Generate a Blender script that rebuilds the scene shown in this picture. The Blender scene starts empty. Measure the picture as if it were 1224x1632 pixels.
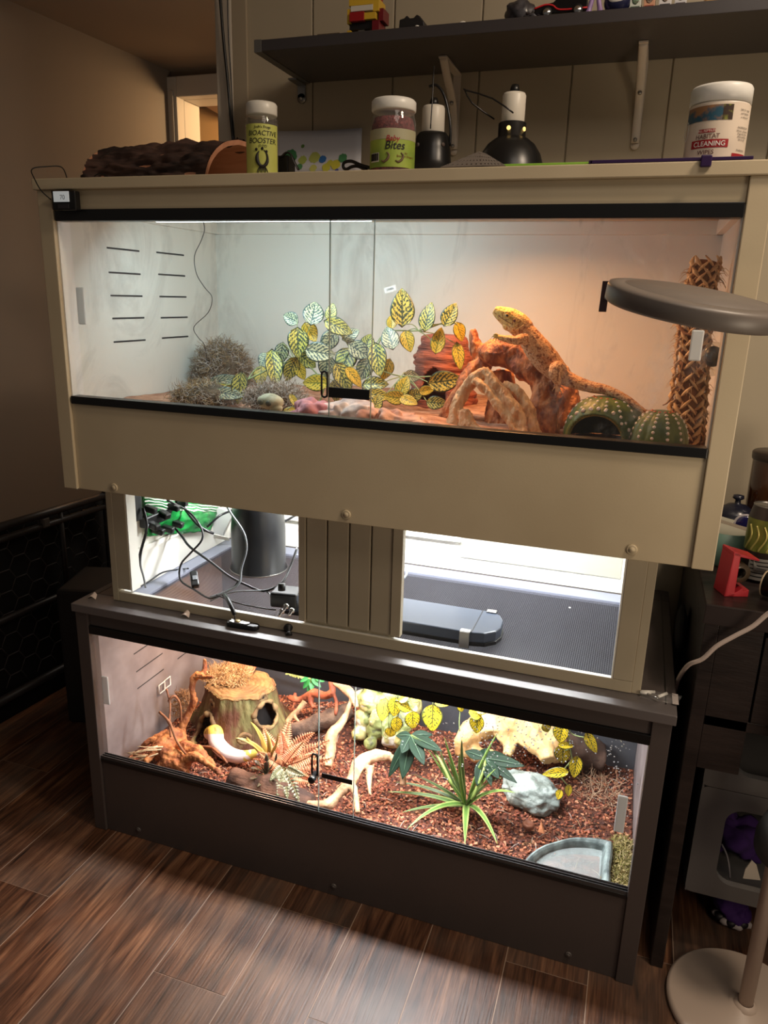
import bpy, bmesh, math, random
from mathutils import Vector, Matrix, noise, Euler
random.seed(7)
PI = math.pi
scn = bpy.context.scene
col = scn.collection
V = Vector

# ------------------------------------------------------------------ camera
CAM = V((0.4916, -1.1984, 1.2279)); YAW, PIT, ROL, FPX = -0.3228, -0.2801, 0.0292, 1184.56
fw = V((math.sin(YAW)*math.cos(PIT), math.cos(YAW)*math.cos(PIT), math.sin(PIT)))
_r0 = V((math.cos(YAW), -math.sin(YAW), 0)); _u0 = _r0.cross(fw)
rt = _r0*math.cos(ROL) + _u0*math.sin(ROL)
up = -_r0*math.sin(ROL) + _u0*math.cos(ROL)
cd = bpy.data.cameras.new('camera'); cam = bpy.data.objects.new('camera', cd); col.objects.link(cam)
cam.matrix_world = Matrix(((rt.x, up.x, -fw.x, CAM.x), (rt.y, up.y, -fw.y, CAM.y), (rt.z, up.z, -fw.z, CAM.z), (0, 0, 0, 1)))
cd.sensor_fit = 'VERTICAL'; cd.sensor_height = 36; cd.lens = 36*FPX/1632; cd.clip_start = 0.02; cd.clip_end = 50
scn.camera = cam

# ------------------------------------------------------------------ world, exposure, lights
w = bpy.data.worlds.new('world'); scn.world = w; w.use_nodes = True
w.node_tree.nodes['Background'].inputs[0].default_value = (1.0, 0.90, 0.80, 1)
w.node_tree.nodes['Background'].inputs[1].default_value = 0.075
scn.view_settings.view_transform = 'Standard'; scn.view_settings.look = 'None'
scn.view_settings.exposure = 0.0; scn.view_settings.gamma = 1.0; scn.view_settings.use_curve_mapping = False

def area(name, loc, size, size_y, power, colr, target=None, spread=None):
    l = bpy.data.lights.new(name, 'AREA'); l.shape = 'RECTANGLE'; l.size = size; l.size_y = size_y
    l.energy = power; l.color = colr
    if spread: l.spread = spread
    o = bpy.data.objects.new(name, l); col.objects.link(o); o.location = loc
    if target is not None:
        o.rotation_euler = (V(target)-V(loc)).to_track_quat('-Z', 'Y').to_euler()
    return o
WARM = (1.0, 0.76, 0.52); COOL = (0.86, 0.95, 1.0)
area('room_ceiling_light', (1.2, -0.34, 2.30), 0.22, 0.22, 13, (1.0, 0.80, 0.60), (0.7, 0.0, 0.6))
area('hall_room_light', (-1.0, 2.42, 2.0), 0.25, 0.25, 10, (1.0, 0.70, 0.38), (-1.7, 2.75, 2.0))
l_ = bpy.data.lights.new('hall_fill', 'POINT'); l_.energy = 4.2; l_.color = (1.0, .90, .76); l_.shadow_soft_size = .15; o_ = bpy.data.objects.new('hall_fill', l_); col.objects.link(o_); o_.location = (-.85, 1.15, 1.2)  # unseen point light added to brighten the hall wall and ceiling
area('desk_side_fill', (1.25, -0.62, 0.82), 0.3, 0.3, 3, (1.0, 0.80, 0.58), (0.5, 0, 1.0))  # added out-of-view light brightening the right front of the tanks
area('room_fill_light', (0.9, -1.0, 2.38), 0.6, 0.6, 6, (1.0, 0.86, 0.72))
area('upper_tank_led_light', (-0.18, 0.14, 1.352), 0.46, 0.035, 2.1, (.68, .92, 1.0), (-0.18, 0.34, 1.12))
area('upper_tank_heat_light', (0.235, 0.25, 1.385), 0.10, 0.10, 2.3, (1.0, 0.47, 0.17), spread=2.85)
area('spacer_led_light', (0.0, 0.33, 0.828), 0.92, 0.03, 10, (0.97, 0.99, 1.0))
area('lower_tank_led_light', (0.08, 0.150, 0.566), 0.44, 0.05, 9, (0.97, 0.98, 1.0))
area('lower_tank_heat_light', (-0.355, 0.36, 0.566), 0.10, 0.10, 4.6, (1.0, 0.62, 0.38))

# ------------------------------------------------------------------ pixel helper (a ray of the photograph cut with a real plane)
def at(px, py, y=None, z=None, x=None, d=None):
    r = fw + rt*((px-612)/FPX) - up*((py-816)/FPX)
    if d is not None: t = d
    elif y is not None: t = (y-CAM.y)/r.y
    elif z is not None: t = (z-CAM.z)/r.z
    else: t = (x-CAM.x)/r.x
    return CAM + r*t

# ------------------------------------------------------------------ materials
def s2l(c):
    return tuple(((v/255)/12.92 if v/255 <= .04045 else ((v/255+.055)/1.055)**2.4) for v in c)
MATS = {}
def mat(name, c, rough=.5, metal=0, c2=None, nscale=30, bump=0, bscale=None, stretch=(1, 1, 1), emit=None, estr=0, trans=0, spec=.5, vcol=False, thr=(.35, .65), coat=0, alpha=1):
    if name in MATS: return MATS[name]
    m = bpy.data.materials.new(name); m.use_nodes = True; nt = m.node_tree; N = nt.nodes; L = nt.links
    b = N['Principled BSDF']
    b.inputs['Base Color'].default_value = (*s2l(c), 1); b.inputs['Roughness'].default_value = rough
    b.inputs['Metallic'].default_value = metal; b.inputs['Specular IOR Level'].default_value = spec
    b.inputs['Transmission Weight'].default_value = trans; b.inputs['Coat Weight'].default_value = coat
    b.inputs['Alpha'].default_value = alpha
    tc = N.new('ShaderNodeTexCoord'); mp = N.new('ShaderNodeMapping'); L.new(tc.outputs['Object'], mp.inputs[0]); mp.inputs['Scale'].default_value = stretch
    src = None
    if vcol:
        a = N.new('ShaderNodeVertexColor'); a.layer_name = 'Col'; src = a.outputs[0]
    if c2 is not None:
        n = N.new('ShaderNodeTexNoise'); n.inputs['Scale'].default_value = nscale; n.inputs['Detail'].default_value = 6; L.new(mp.outputs[0], n.inputs['Vector'])
        mr = N.new('ShaderNodeMapRange'); mr.inputs[1].default_value = thr[0]; mr.inputs[2].default_value = thr[1]; L.new(n.outputs[0], mr.inputs[0])
        mx = N.new('ShaderNodeMix'); mx.data_type = 'RGBA'; L.new(mr.outputs[0], mx.inputs[0])
        if vcol:
            mx.blend_type = 'MULTIPLY'; L.new(src, mx.inputs[6])
        else: mx.inputs[6].default_value = (*s2l(c), 1)
        mx.inputs[7].default_value = (*s2l(c2), 1); src = mx.outputs[2]
    if src is not None: L.new(src, b.inputs['Base Color'])
    if bump:
        n2 = N.new('ShaderNodeTexNoise'); n2.inputs['Scale'].default_value = bscale or nscale*2; n2.inputs['Detail'].default_value = 8; L.new(mp.outputs[0], n2.inputs['Vector'])
        bp = N.new('ShaderNodeBump'); bp.inputs['Strength'].default_value = bump; bp.inputs['Distance'].default_value = .004; L.new(n2.outputs[0], bp.inputs['Height']); L.new(bp.outputs[0], b.inputs['Normal'])
    if emit:
        b.inputs['Emission Color'].default_value = (*s2l(emit), 1); b.inputs['Emission Strength'].default_value = estr
    MATS[name] = m; return m

def glass_mat(name, tint=(1, 1, 1), smudge=.10, sscale=6, rough=.02, base=.0, f0=.05):
    if name in MATS: return MATS[name]
    m = bpy.data.materials.new(name); m.use_nodes = True; nt = m.node_tree; N = nt.nodes; L = nt.links
    N.remove(N['Principled BSDF']); out = N['Material Output']
    tr = N.new('ShaderNodeBsdfTransparent'); tr.inputs[0].default_value = (*tint, 1)
    gl = N.new('ShaderNodeBsdfGlossy'); gl.inputs['Roughness'].default_value = rough
    df = N.new('ShaderNodeBsdfDiffuse'); df.inputs[0].default_value = (.8, .8, .82, 1)
    fc = N.new('ShaderNodeLayerWeight'); pw = N.new('ShaderNodeMath'); pw.operation = 'POWER'; pw.inputs[1].default_value = 5; L.new(fc.outputs['Facing'], pw.inputs[0]); fc.inputs[0].default_value = .5
    lw = N.new('ShaderNodeMath'); lw.operation = 'MULTIPLY_ADD'; lw.inputs[1].default_value = .8; lw.inputs[2].default_value = f0*.6; L.new(pw.outputs[0], lw.inputs[0])
    m1 = N.new('ShaderNodeMixShader'); m2 = N.new('ShaderNodeMixShader')
    L.new(lw.outputs[0], m1.inputs[0]); L.new(tr.outputs[0], m1.inputs[1]); L.new(gl.outputs[0], m1.inputs[2])
    tc = N.new('ShaderNodeTexCoord'); mp = N.new('ShaderNodeMapping'); mp.inputs['Scale'].default_value = (1, 1, .45); L.new(tc.outputs['Object'], mp.inputs[0])
    n = N.new('ShaderNodeTexNoise'); n.inputs['Scale'].default_value = sscale; n.inputs['Detail'].default_value = 9; n.inputs['Roughness'].default_value = .7; n.inputs['Distortion'].default_value = 1.2; L.new(mp.outputs[0], n.inputs['Vector'])
    mr = N.new('ShaderNodeMapRange'); mr.inputs[1].default_value = .52; mr.inputs[2].default_value = .8; mr.inputs[3].default_value = base; mr.inputs[4].default_value = smudge; L.new(n.outputs[0], mr.inputs[0])
    L.new(mr.outputs[0], m2.inputs[0]); L.new(m1.outputs[0], m2.inputs[1]); L.new(df.outputs[0], m2.inputs[2]); L.new(m2.outputs[0], out.inputs[0])
    MATS[name] = m; return m

# ------------------------------------------------------------------ mesh builder
class MB:
    def __init__(s): s.v = []; s.f = []; s.c = []; s.uv = []; s.col = None
    def _add(s, vs, fs, uvs=None):
        o = len(s.v); s.v += [tuple(v) for v in vs]; s.f += [tuple(i+o for i in f) for f in fs]
        s.c += [s.col]*len(vs); s.uv += (uvs or [(0, 0)]*len(vs)); return s
    def box(s, x0, x1, y0, y1, z0, z1, M=None):
        vs = [V((x, y, z)) for x in (x0, x1) for y in (y0, y1) for z in (z0, z1)]
        if M: vs = [M @ v for v in vs]
        return s._add(vs, [(0, 1, 3, 2), (4, 6, 7, 5), (0, 4, 5, 1), (2, 3, 7, 6), (0, 2, 6, 4), (1, 5, 7, 3)])
    def prism(s, pts, depth, M):          # outline in local xy extruded along local z from 0 to depth
        n = len(pts); vs = [M @ V((p[0], p[1], 0)) for p in pts] + [M @ V((p[0], p[1], depth)) for p in pts]
        return s._add(vs, [tuple(range(n-1, -1, -1)), tuple(range(n, 2*n))] + [(i, (i+1) % n, n+(i+1) % n, n+i) for i in range(n)])
    def tube(s, pts, r, seg=8, sub=4, flat=1, noi=0, nsc=40, cap=True, ridge=0):
        P = [V(p) for p in pts]; R = list(r) if hasattr(r, '__len__') else [r]*len(P)
        if sub > 1 and len(P) > 2:
            Q = []; RR = []
            for i in range(len(P)-1):
                p0 = P[max(i-1, 0)]; p1 = P[i]; p2 = P[i+1]; p3 = P[min(i+2, len(P)-1)]
                for k in range(sub):
                    t = k/sub
                    Q.append(.5*((2*p1)+(p2-p0)*t+(2*p0-5*p1+4*p2-p3)*t*t+(3*p1-p0-3*p2+p3)*t*t*t)); RR.append(R[i]*(1-t)+R[i+1]*t)
            Q.append(P[-1]); RR.append(R[-1]); P = Q; R = RR
        vs = []; fs = []; n = len(P); a = None
        for i in range(n):
            d = (P[min(i+1, n-1)]-P[max(i-1, 0)])
            if d.length < 1e-9: d = V((0, 0, 1))
            d.normalize()
            if a is None:
                a = d.cross(V((0, 0, 1)) if abs(d.z) < .9 else V((1, 0, 0))).normalized()
            else:
                a = (a - d*a.dot(d));
                a = a.normalized() if a.length > 1e-6 else d.orthogonal().normalized()
            b = d.cross(a)
            for k in range(seg):
                t = 2*PI*k/seg; off = a*math.cos(t)+b*math.sin(t)*flat
                rr = R[i]*(1+ridge*math.cos(t*5+i*.3))
                v = P[i]+off*rr
                if noi: v += off.normalized()*noi*R[i]*noise.noise(v*nsc)*2
                vs.append(v)
        for i in range(n-1):
            for k in range(seg):
                fs.append((i*seg+k, i*seg+(k+1) % seg, (i+1)*seg+(k+1) % seg, (i+1)*seg+k))
        if cap:
            fs.append(tuple(range(seg-1, -1, -1))); fs.append(tuple((n-1)*seg+k for k in range(seg)))
        return s._add(vs, fs)
    def lathe(s, prof, c, seg=40, M=None, squash=1, closed=False, ang=(0, 2*PI)):
        c = V(c); vs = []; fs = []; full = abs(ang[1]-ang[0]-2*PI) < 1e-6; cols = seg if full else seg+1; uvs = []
        for j, (r, z) in enumerate(prof):
            for k in range(cols):
                t = ang[0]+(ang[1]-ang[0])*k/seg; v = V((r*math.cos(t), r*math.sin(t)*squash, z))
                vs.append((M @ v if M else v)+c); uvs.append((k/seg, j/max(1, len(prof)-1)))
        for j in range(len(prof)-1):
            for k in range(seg):
                a = j*cols+k; b = j*cols+(k+1) % cols
                fs.append((a, b, b+cols, a+cols))
        return s._add(vs, fs, uvs)
    def blob(s, c, rad, sub=3, noi=0, nsc=20, seed=0, M=None):
        bm = bmesh.new(); bmesh.ops.create_icosphere(bm, subdivisions=sub, radius=1)
        rad = V(rad) if hasattr(rad, '__len__') else V((rad,)*3); vs = []
        for v in bm.verts:
            q = V((v.co.x*rad.x, v.co.y*rad.y, v.co.z*rad.z))
            k = 1+noi*(noise.noise(q*nsc+V((seed, seed*.7, 0)))+.5*noise.noise(q*nsc*2.3+V((seed, 3, 1))))
            q = q*k
            if M: q = M @ q
            vs.append(q+V(c))
        fs = [tuple(v.index for v in f.verts) for f in bm.faces]; bm.free(); return s._add(vs, fs)
    def sheet(s, fn, nu, nv, keep=None):
        vs = []; uvs = []
        for j in range(nv+1):
            for i in range(nu+1):
                vs.append(fn(i/nu, j/nv)); uvs.append((i/nu, j/nv))
        fs = []
        for j in range(nv):
            for i in range(nu):
                if keep and not keep((i+.5)/nu, (j+.5)/nv): continue
                a = j*(nu+1)+i; fs.append((a, a+1, a+nu+2, a+nu+1))
        return s._add(vs, fs, uvs)
    def mesh(s, name):
        me = bpy.data.meshes.new(name); me.from_pydata(s.v, [], s.f)
        if any(c is not None for c in s.c):
            at_ = me.color_attributes.new('Col', 'FLOAT_COLOR', 'POINT'); d = []
            for c in s.c: d += [*(c or (1, 1, 1)), 1]
            at_.data.foreach_set('color', d)
        if any(u != (0, 0) for u in s.uv):
            ul = me.uv_layers.new(name='UVMap'); idx = [0]*len(me.loops); me.loops.foreach_get('vertex_index', idx); d = []
            for i in idx: d += s.uv[i]
            ul.data.foreach_set('uv', d)
        me.update(); return me
    def build(s, name, m, parent=None, smooth=True, bevel=0, solid=0, kind=None, label=None, fix=True):
        me = s.mesh(name)
        if fix:
            bm = bmesh.new(); bm.from_mesh(me); bmesh.ops.recalc_face_normals(bm, faces=bm.faces); bm.to_mesh(me); bm.free()
        return link(name, me, m, parent, smooth, bevel, solid, kind, label)
def link(name, me, m, parent=None, smooth=True, bevel=0, solid=0, kind=None, label=None):
    if m is not None: me.materials.append(m)
    if smooth: me.polygons.foreach_set('use_smooth', [True]*len(me.polygons))
    o = bpy.data.objects.new(name, me); col.objects.link(o)
    if parent: adopt(o, parent)
    if solid:
        q = o.modifiers.new('solid', 'SOLIDIFY'); q.thickness = solid; q.offset = 0
    if bevel:
        q = o.modifiers.new('bevel', 'BEVEL'); q.width = bevel; q.segments = 2; q.limit_method = 'ANGLE'; q.angle_limit = .9
        if smooth: me.polygons.foreach_set('use_smooth', [False]*len(me.polygons))
    if kind: o['kind'] = kind
    if label: o['label'] = label
    return o
def adopt(o, parent):
    o.parent = parent; m = Matrix.Identity(4); p = parent
    while p: m = Matrix.Translation(p.location) @ m; p = p.parent
    if o.parent.type == 'EMPTY': o.matrix_parent_inverse = m.inverted()
    else:
        # parents that are meshes sit at their own parent's frame: world position is the built position
        o.matrix_parent_inverse = Matrix.Identity(4)
def thing(name, label, cat, loc=(0, 0, 0), group=None):
    o = bpy.data.objects.new(name, None); col.objects.link(o); o.location = loc; o.empty_display_size = .02
    o['label'] = label; o['category'] = cat
    if group: o['group'] = group
    return o
def tag(o, label, cat, group=None, kind=None):
    o['label'] = label; o['category'] = cat
    if group: o['group'] = group
    if kind: o['kind'] = kind
    return o
def struct(o): o['kind'] = 'structure'; return o
def remesh(mb, vox, smooth_it=2, noi=0, nsc=60, stretch=(1, 1, 1), colf=None):
    """fuse overlapping closed pieces into one continuous surface"""
    me = mb.mesh('tmp'); o = bpy.data.objects.new('tmp', me); col.objects.link(o)
    q = o.modifiers.new('r', 'REMESH'); q.mode = 'VOXEL'; q.voxel_size = vox
    if smooth_it:
        q = o.modifiers.new('s', 'SMOOTH'); q.iterations = smooth_it; q.factor = .5
    dg = bpy.context.evaluated_depsgraph_get(); me2 = bpy.data.meshes.new_from_object(o.evaluated_get(dg), depsgraph=dg)
    bpy.data.objects.remove(o); bpy.data.meshes.remove(me)
    st = V(stretch)
    if noi:
        NR = [v.normal.copy() for v in me2.vertices]; CO = [v.co.copy() for v in me2.vertices]; fl_ = []
        for c_, n_ in zip(CO, NR):
            q = V((c_.x*st.x, c_.y*st.y, c_.z*st.z))*nsc
            fl_ += list(c_+n_*noi*(noise.noise(q)+.5*noise.noise(q*2.1)+.35*noise.noise(q*5.3)))
        me2.vertices.foreach_set('co', fl_); me2.update()
    if colf:
        NR = [(v.co.copy(), v.normal.copy()) for v in me2.vertices]
        a = me2.color_attributes.new('Col', 'FLOAT_COLOR', 'POINT'); d = []
        for c_, n_ in NR: d += [*colf(c_, n_), 1]
        a.data.foreach_set('color', d)
    me2.update(); return me2
def text_mesh(txt, size, bend=None, M=None, shear=0, bold=0):
    """flat lettering; bend=(radius, angle0, z0) wraps it round a vertical cylinder at M"""
    cu = bpy.data.curves.new('t', 'FONT'); cu.body = txt; cu.size = size; cu.align_x = 'CENTER'; cu.shear = shear; cu.offset = bold
    o = bpy.data.objects.new('t', cu); col.objects.link(o); dg = bpy.context.evaluated_depsgraph_get()
    me = bpy.data.meshes.new_from_object(o.evaluated_get(dg), depsgraph=dg); bpy.data.objects.remove(o); bpy.data.curves.remove(cu)
    if bend:
        r, a0, z0 = bend
        for v in me.vertices:
            a = a0+v.co.x/r; v.co = V((r*math.cos(a), r*math.sin(a), z0+v.co.y))
    if M: me.transform(M)
    return me
T = Matrix.Translation
def R(a, ax): return Matrix.Rotation(a, 4, ax)
def lin(*c): return s2l(c)
def ang2cam(x, y): return math.atan2(CAM.y-y, CAM.x-x)

# ================================================================== MATERIALS
M_cream = mat('cream_pvc', (205, 190, 160), .42, c2=(198, 182, 152), nscale=6, bump=.03, bscale=300)
M_creamin = mat('cream_pvc_inside', (224, 222, 212), .45)
M_gray = mat('graphite_pvc', (78, 70, 68), .4, bump=.05, bscale=500, stretch=(1, .2, .2))
M_grayin = mat('graphite_pvc_inside', (138, 130, 130), .55, c2=(118, 108, 108), nscale=14)
M_grayback = mat('graphite_back_board', (74, 78, 84), .6, c2=(62, 64, 70), nscale=10)
M_black = mat('black_plastic', (18, 18, 19), .35)
M_blackm = mat('matte_black_metal', (22, 22, 23), .33)
M_rubber = mat('black_rubber', (16, 16, 17), .5)
M_white = mat('white_plastic', (232, 230, 224), .35)
M_chrome = mat('chrome', (200, 200, 200), .2, 1)
M_steel = mat('brushed_steel', (150, 148, 144), .35, .9)
M_wall = mat('painted_panel_wall', (180, 168, 146), .65, c2=(174, 162, 140), nscale=3)
M_trim = mat('white_trim_paint', (196, 186, 172), .5)
M_glass = glass_mat('tank_glass', smudge=.24, sscale=7, base=.006)
M_glassb = glass_mat('lower_tank_glass', smudge=.05, sscale=9, base=.0)
M_clear = glass_mat('clear_jar_plastic', tint=(.93, .93, .9), smudge=.12, sscale=20, base=.05)
M_frost = mat('frosted_finger_pull', (235, 240, 242), .35, trans=.35)

# ================================================================== ROOM
fl = bpy.data.objects.new('floor', None)
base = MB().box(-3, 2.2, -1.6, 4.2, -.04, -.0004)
floor = struct(base.build('floor', mat('seam_glint', (156, 132, 114), .5), smooth=False))  # pale base colour paints the bright edge highlights of the plank seams
m = bpy.data.materials.new('oak_plank'); m.use_nodes = True; nt = m.node_tree; N = nt.nodes; L = nt.links; b = N['Principled BSDF']
tc = N.new('ShaderNodeTexCoord'); oi = N.new('ShaderNodeObjectInfo'); ad = N.new('ShaderNodeVectorMath'); ad.operation = 'MULTIPLY_ADD'
cx = N.new('ShaderNodeCombineXYZ'); L.new(oi.outputs['Random'], cx.inputs[0]); L.new(oi.outputs['Random'], cx.inputs[1])
ad.inputs[1].default_value = (1, 1, 1)
sc_ = N.new('ShaderNodeVectorMath'); sc_.operation = 'SCALE'; sc_.inputs['Scale'].default_value = 37; L.new(cx.outputs[0], sc_.inputs[0])
L.new(tc.outputs['Object'], ad.inputs[0]); L.new(sc_.outputs[0], ad.inputs[2])
mp = N.new('ShaderNodeMapping'); mp.inputs['Scale'].default_value = (22, 2.2, 1); L.new(ad.outputs[0], mp.inputs[0])
n1 = N.new('ShaderNodeTexNoise'); n1.inputs['Scale'].default_value = 1.6; n1.inputs['Detail'].default_value = 10; n1.inputs['Distortion'].default_value = 1.4; L.new(mp.outputs[0], n1.inputs['Vector'])
mp2 = N.new('ShaderNodeMapping'); mp2.inputs['Scale'].default_value = (120, 5, 1); L.new(ad.outputs[0], mp2.inputs[0])
n2 = N.new('ShaderNodeTexNoise'); n2.inputs['Scale'].default_value = 2.2; n2.inputs['Detail'].default_value = 6; L.new(mp2.outputs[0], n2.inputs['Vector'])
n3 = N.new('ShaderNodeTexNoise'); n3.inputs['Scale'].default_value = 5; n3.inputs['Detail'].default_value = 3; L.new(ad.outputs[0], n3.inputs['Vector'])
cr = N.new('ShaderNodeValToRGB'); cr.color_ramp.elements[0].position = .3; cr.color_ramp.elements[0].color = (*lin(52, 34, 26), 1); cr.color_ramp.elements[1].position = .7; cr.color_ramp.elements[1].color = (*lin(146, 104, 76), 1)
e = cr.color_ramp.elements.new(.5); e.color = (*lin(104, 68, 48), 1); L.new(n1.outputs[0], cr.inputs[0])
mx = N.new('ShaderNodeMix'); mx.data_type = 'RGBA'; mx.blend_type = 'MULTIPLY'; mx.inputs[0].default_value = .75
cr2 = N.new('ShaderNodeValToRGB'); cr2.color_ramp.elements[0].position = .35; cr2.color_ramp.elements[0].color = (.35, .33, .32, 1); cr2.color_ramp.elements[1].position = .6; cr2.color_ramp.elements[1].color = (1, 1, 1, 1)
L.new(n2.outputs[0], cr2.inputs[0]); L.new(cr.outputs[0], mx.inputs[6]); L.new(cr2.outputs[0], mx.inputs[7])
hs = N.new('ShaderNodeMix'); hs.data_type = 'RGBA'; hs.inputs[7].default_value = (*lin(110, 96, 86), 1)
mr3 = N.new('ShaderNodeMapRange'); mr3.inputs[1].default_value = .45; mr3.inputs[2].default_value = .7; mr3.inputs[4].default_value = .55; L.new(n3.outputs[0], mr3.inputs[0]); L.new(mr3.outputs[0], hs.inputs[0]); L.new(mx.outputs[2], hs.inputs[6])
br = N.new('ShaderNodeMix'); br.data_type = 'RGBA'; br.blend_type = 'MULTIPLY'; br.inputs[0].default_value = 1; mr4 = N.new('ShaderNodeMapRange'); mr4.inputs[3].default_value = .62; mr4.inputs[4].default_value = 1.1
L.new(oi.outputs['Random'], mr4.inputs[0]); L.new(hs.outputs[2], br.inputs[6]); L.new(mr4.outputs[0], br.inputs[7]); L.new(br.outputs[2], b.inputs['Base Color'])
b.inputs['Roughness'].default_value = .42
bp = N.new('ShaderNodeBump'); bp.inputs['Strength'].default_value = .35; bp.inputs['Distance'].default_value = .002; L.new(n2.outputs[0], bp.inputs['Height']); L.new(bp.outputs[0], b.inputs['Normal'])
M_plank = m
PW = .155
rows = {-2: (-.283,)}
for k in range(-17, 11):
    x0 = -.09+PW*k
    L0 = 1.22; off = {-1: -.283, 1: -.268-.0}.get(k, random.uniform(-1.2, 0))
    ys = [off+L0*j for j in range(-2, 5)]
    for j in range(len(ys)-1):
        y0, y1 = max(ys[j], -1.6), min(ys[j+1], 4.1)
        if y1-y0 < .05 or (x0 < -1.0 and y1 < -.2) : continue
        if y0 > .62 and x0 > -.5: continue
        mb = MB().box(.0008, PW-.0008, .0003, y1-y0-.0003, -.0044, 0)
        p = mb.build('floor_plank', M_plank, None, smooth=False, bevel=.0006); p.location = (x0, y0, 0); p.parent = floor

# back wall: vertical boards with grooves, ends at the hall opening
YW = .625
edges = [-.54, -.33, -.128, .075, .278, .481, .684, .887, 1.09, 1.30, 1.6, 2.2]
wall = struct(MB().box(-.54, 2.2, YW+.006, YW+.12, 0, 2.5).build('wall_back', M_wall, smooth=False))
for a, c in zip(edges, edges[1:]):
    MB().box(a+.0015, c-.0015, YW, YW+.008, 0, 2.5).build('wall_board', M_wall, wall, smooth=False, bevel=.002)
struct(MB().box(-.585, -.54, YW-.012, YW+.135, 0, 2.5).build('trim_corner', M_trim, smooth=False, bevel=.004))
struct(MB().box(-.5405, -.5, YW-.008, YW, 0, 2.5).build('trim_corner_board', mat('corner_board_paint', (170, 156, 134), .5), smooth=False, bevel=.002))
# hall beyond: left wall, far wall with the door frame, low ceiling
M_hall = mat('hall_wall_paint', (140, 124, 108), .7)
struct(MB()._add([V(p) for p in [(-1.98, -1.5, 0), (-1.98, -1.5, 2.2), (-1.72, 2.1, 2.2), (-1.72, 2.1, 0)]], [(0, 1, 2, 3)]).build('wall_left', M_hall, smooth=False, solid=.03))
struct(MB().box(-2.1, 2.2, YW+.13, 4.2, 2.2, 2.25).build('ceiling', mat('hall_ceiling_paint', (138, 118, 98), .7), smooth=False))
struct(MB().box(-2.2, 2.3, -1.7, YW+.13, 2.42, 2.46).build('ceiling', mat('room_ceiling_paint', (200, 186, 166), .8), smooth=False))
struct(MB().box(-2.0, -1.98, .6, .62, 0, 1).build('trim_left', M_hall, smooth=False))
fwl = MB(); fwl.box(-1.9, -1.70, 2.1, 2.2, 0, 2.2); fwl.box(-1.70, -.6, 2.1, 2.2, 2.12, 2.2)
struct(fwl.build('wall_far', M_hall, smooth=False))
d1 = MB(); d1.box(-1.74, -1.66, 2.07, 2.13, 0, 2.17); d1.box(-1.66, -.6, 2.07, 2.13, 2.085, 2.17)
door = struct(d1.build('door_1', M_trim, smooth=False, bevel=.004))
MB().box(-1.70, -1.66, 2.13, 2.26, 0, 2.085).build('jamb', M_trim, door, smooth=False, bevel=.003)
MB().box(-1.66, -.6, 2.13, 2.26, 2.085, 2.12).build('head_jamb', M_trim, door, smooth=False, bevel=.003)
MB().box(-1.725, -1.715, 2.062, 2.07, 0, 2.15).build('casing_bead', M_trim, door, smooth=False, bevel=.002)
MB().box(-1.685, -1.675, 2.062, 2.07, 0, 2.11).build('casing_bead', M_trim, door, smooth=False, bevel=.002)
M_lit = mat('lit_room_wall', (226, 178, 120), .7)
struct(MB().box(-2.6, .4, 2.75, 2.8, 0, 2.2).build('wall_far_room', M_lit, smooth=False))
q4 = [at(300, 140, y=2.74), at(372, 150, y=2.74), at(372, 194, y=2.74), at(300, 153, y=2.74)]
struct(MB()._add([p+V((0, d, 0)) for d in (0, -.06) for p in q4], [(0, 1, 2, 3), (7, 6, 5, 4), (0, 4, 5, 1), (1, 5, 6, 2), (2, 6, 7, 3), (3, 7, 4, 0)]).build('ceiling_slope', mat('slope_brown', (150, 112, 80), .7), smooth=False))  # brown wedge drawn as the far room's ceiling edge in perspective

# ================================================================== SHELF
sh = thing('wall_shelf', 'long dark grey wall shelf with a metal end cap above the tanks', 'shelf', (0, .5, 1.717))
M_shelf = mat('dark_grey_laminate', (74, 70, 70), .4, bump=.04, bscale=200)
MB().box(-.349, 1.5, .38, .622, 1.717, 1.737).build('board', M_shelf, sh, smooth=False, bevel=.001)
MB().box(-.353, -.335, .378, .622, 1.715, 1.739).build('end_cap', M_steel, sh, smooth=False, bevel=.001)
MB().box(-.335, 1.5, .3775, .381, 1.7165, 1.7375).build('edge_band', mat('shelf_edge_dark', (62, 58, 60), .3), sh, smooth=False, bevel=.001)
def wall_bracket(x, ytop, zb, m, name, label, w=.010):
    t = thing(name, label, 'bracket', (x, .62, zb), 'shelf brackets')
    MB().box(x-w, x+w, .6195, .625, zb+.012, 1.716).build('wall_plate', m, t, smooth=False, bevel=.002)
    MB().lathe([(0.0001, .0), (w, 0), (w, .0055), (.0001, .0055)], (x, .625, zb+.012), 20, R(PI/2, 'X')).build('rounded_foot', m, t)
    MB().box(x-w, x+w, ytop, .62, 1.712, 1.7165).build('arm', m, t, smooth=False, bevel=.001)
    return t
t = wall_bracket(-.357, .57, 1.672, M_steel, 'shelf_bracket', 'small bright steel bracket under the left end of the shelf', .011)
MB().blob((-.357, .618, 1.684), (.004, .003, .004), 2).build('screw', M_chrome, t)
M_wbr = mat('white_bracket_enamel', (206, 196, 184), .4)
for x, lab in ((.026, 'white metal bracket behind the left black lamp dome'), (.4236, 'white metal bracket in the middle of the bare wall, left of the wipes tub')):
    t = wall_bracket(x, .49, 1.545, M_wbr, 'shelf_bracket', lab, .009)
    MB().tube([(x, .497, 1.714), (x, .53, 1.69), (x, .59, 1.65), (x, .612, 1.61), (x, .62, 1.56)], [.009, .009, .009, .009, .009], 10, flat=.55).build('curved_brace', M_wbr, t)
    for z, y in ((1.648, .582), (1.565, .609)):
        MB().blob((x, y, z), (.0045, .004, .0045), 2).build('screw', M_steel, t)

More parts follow.
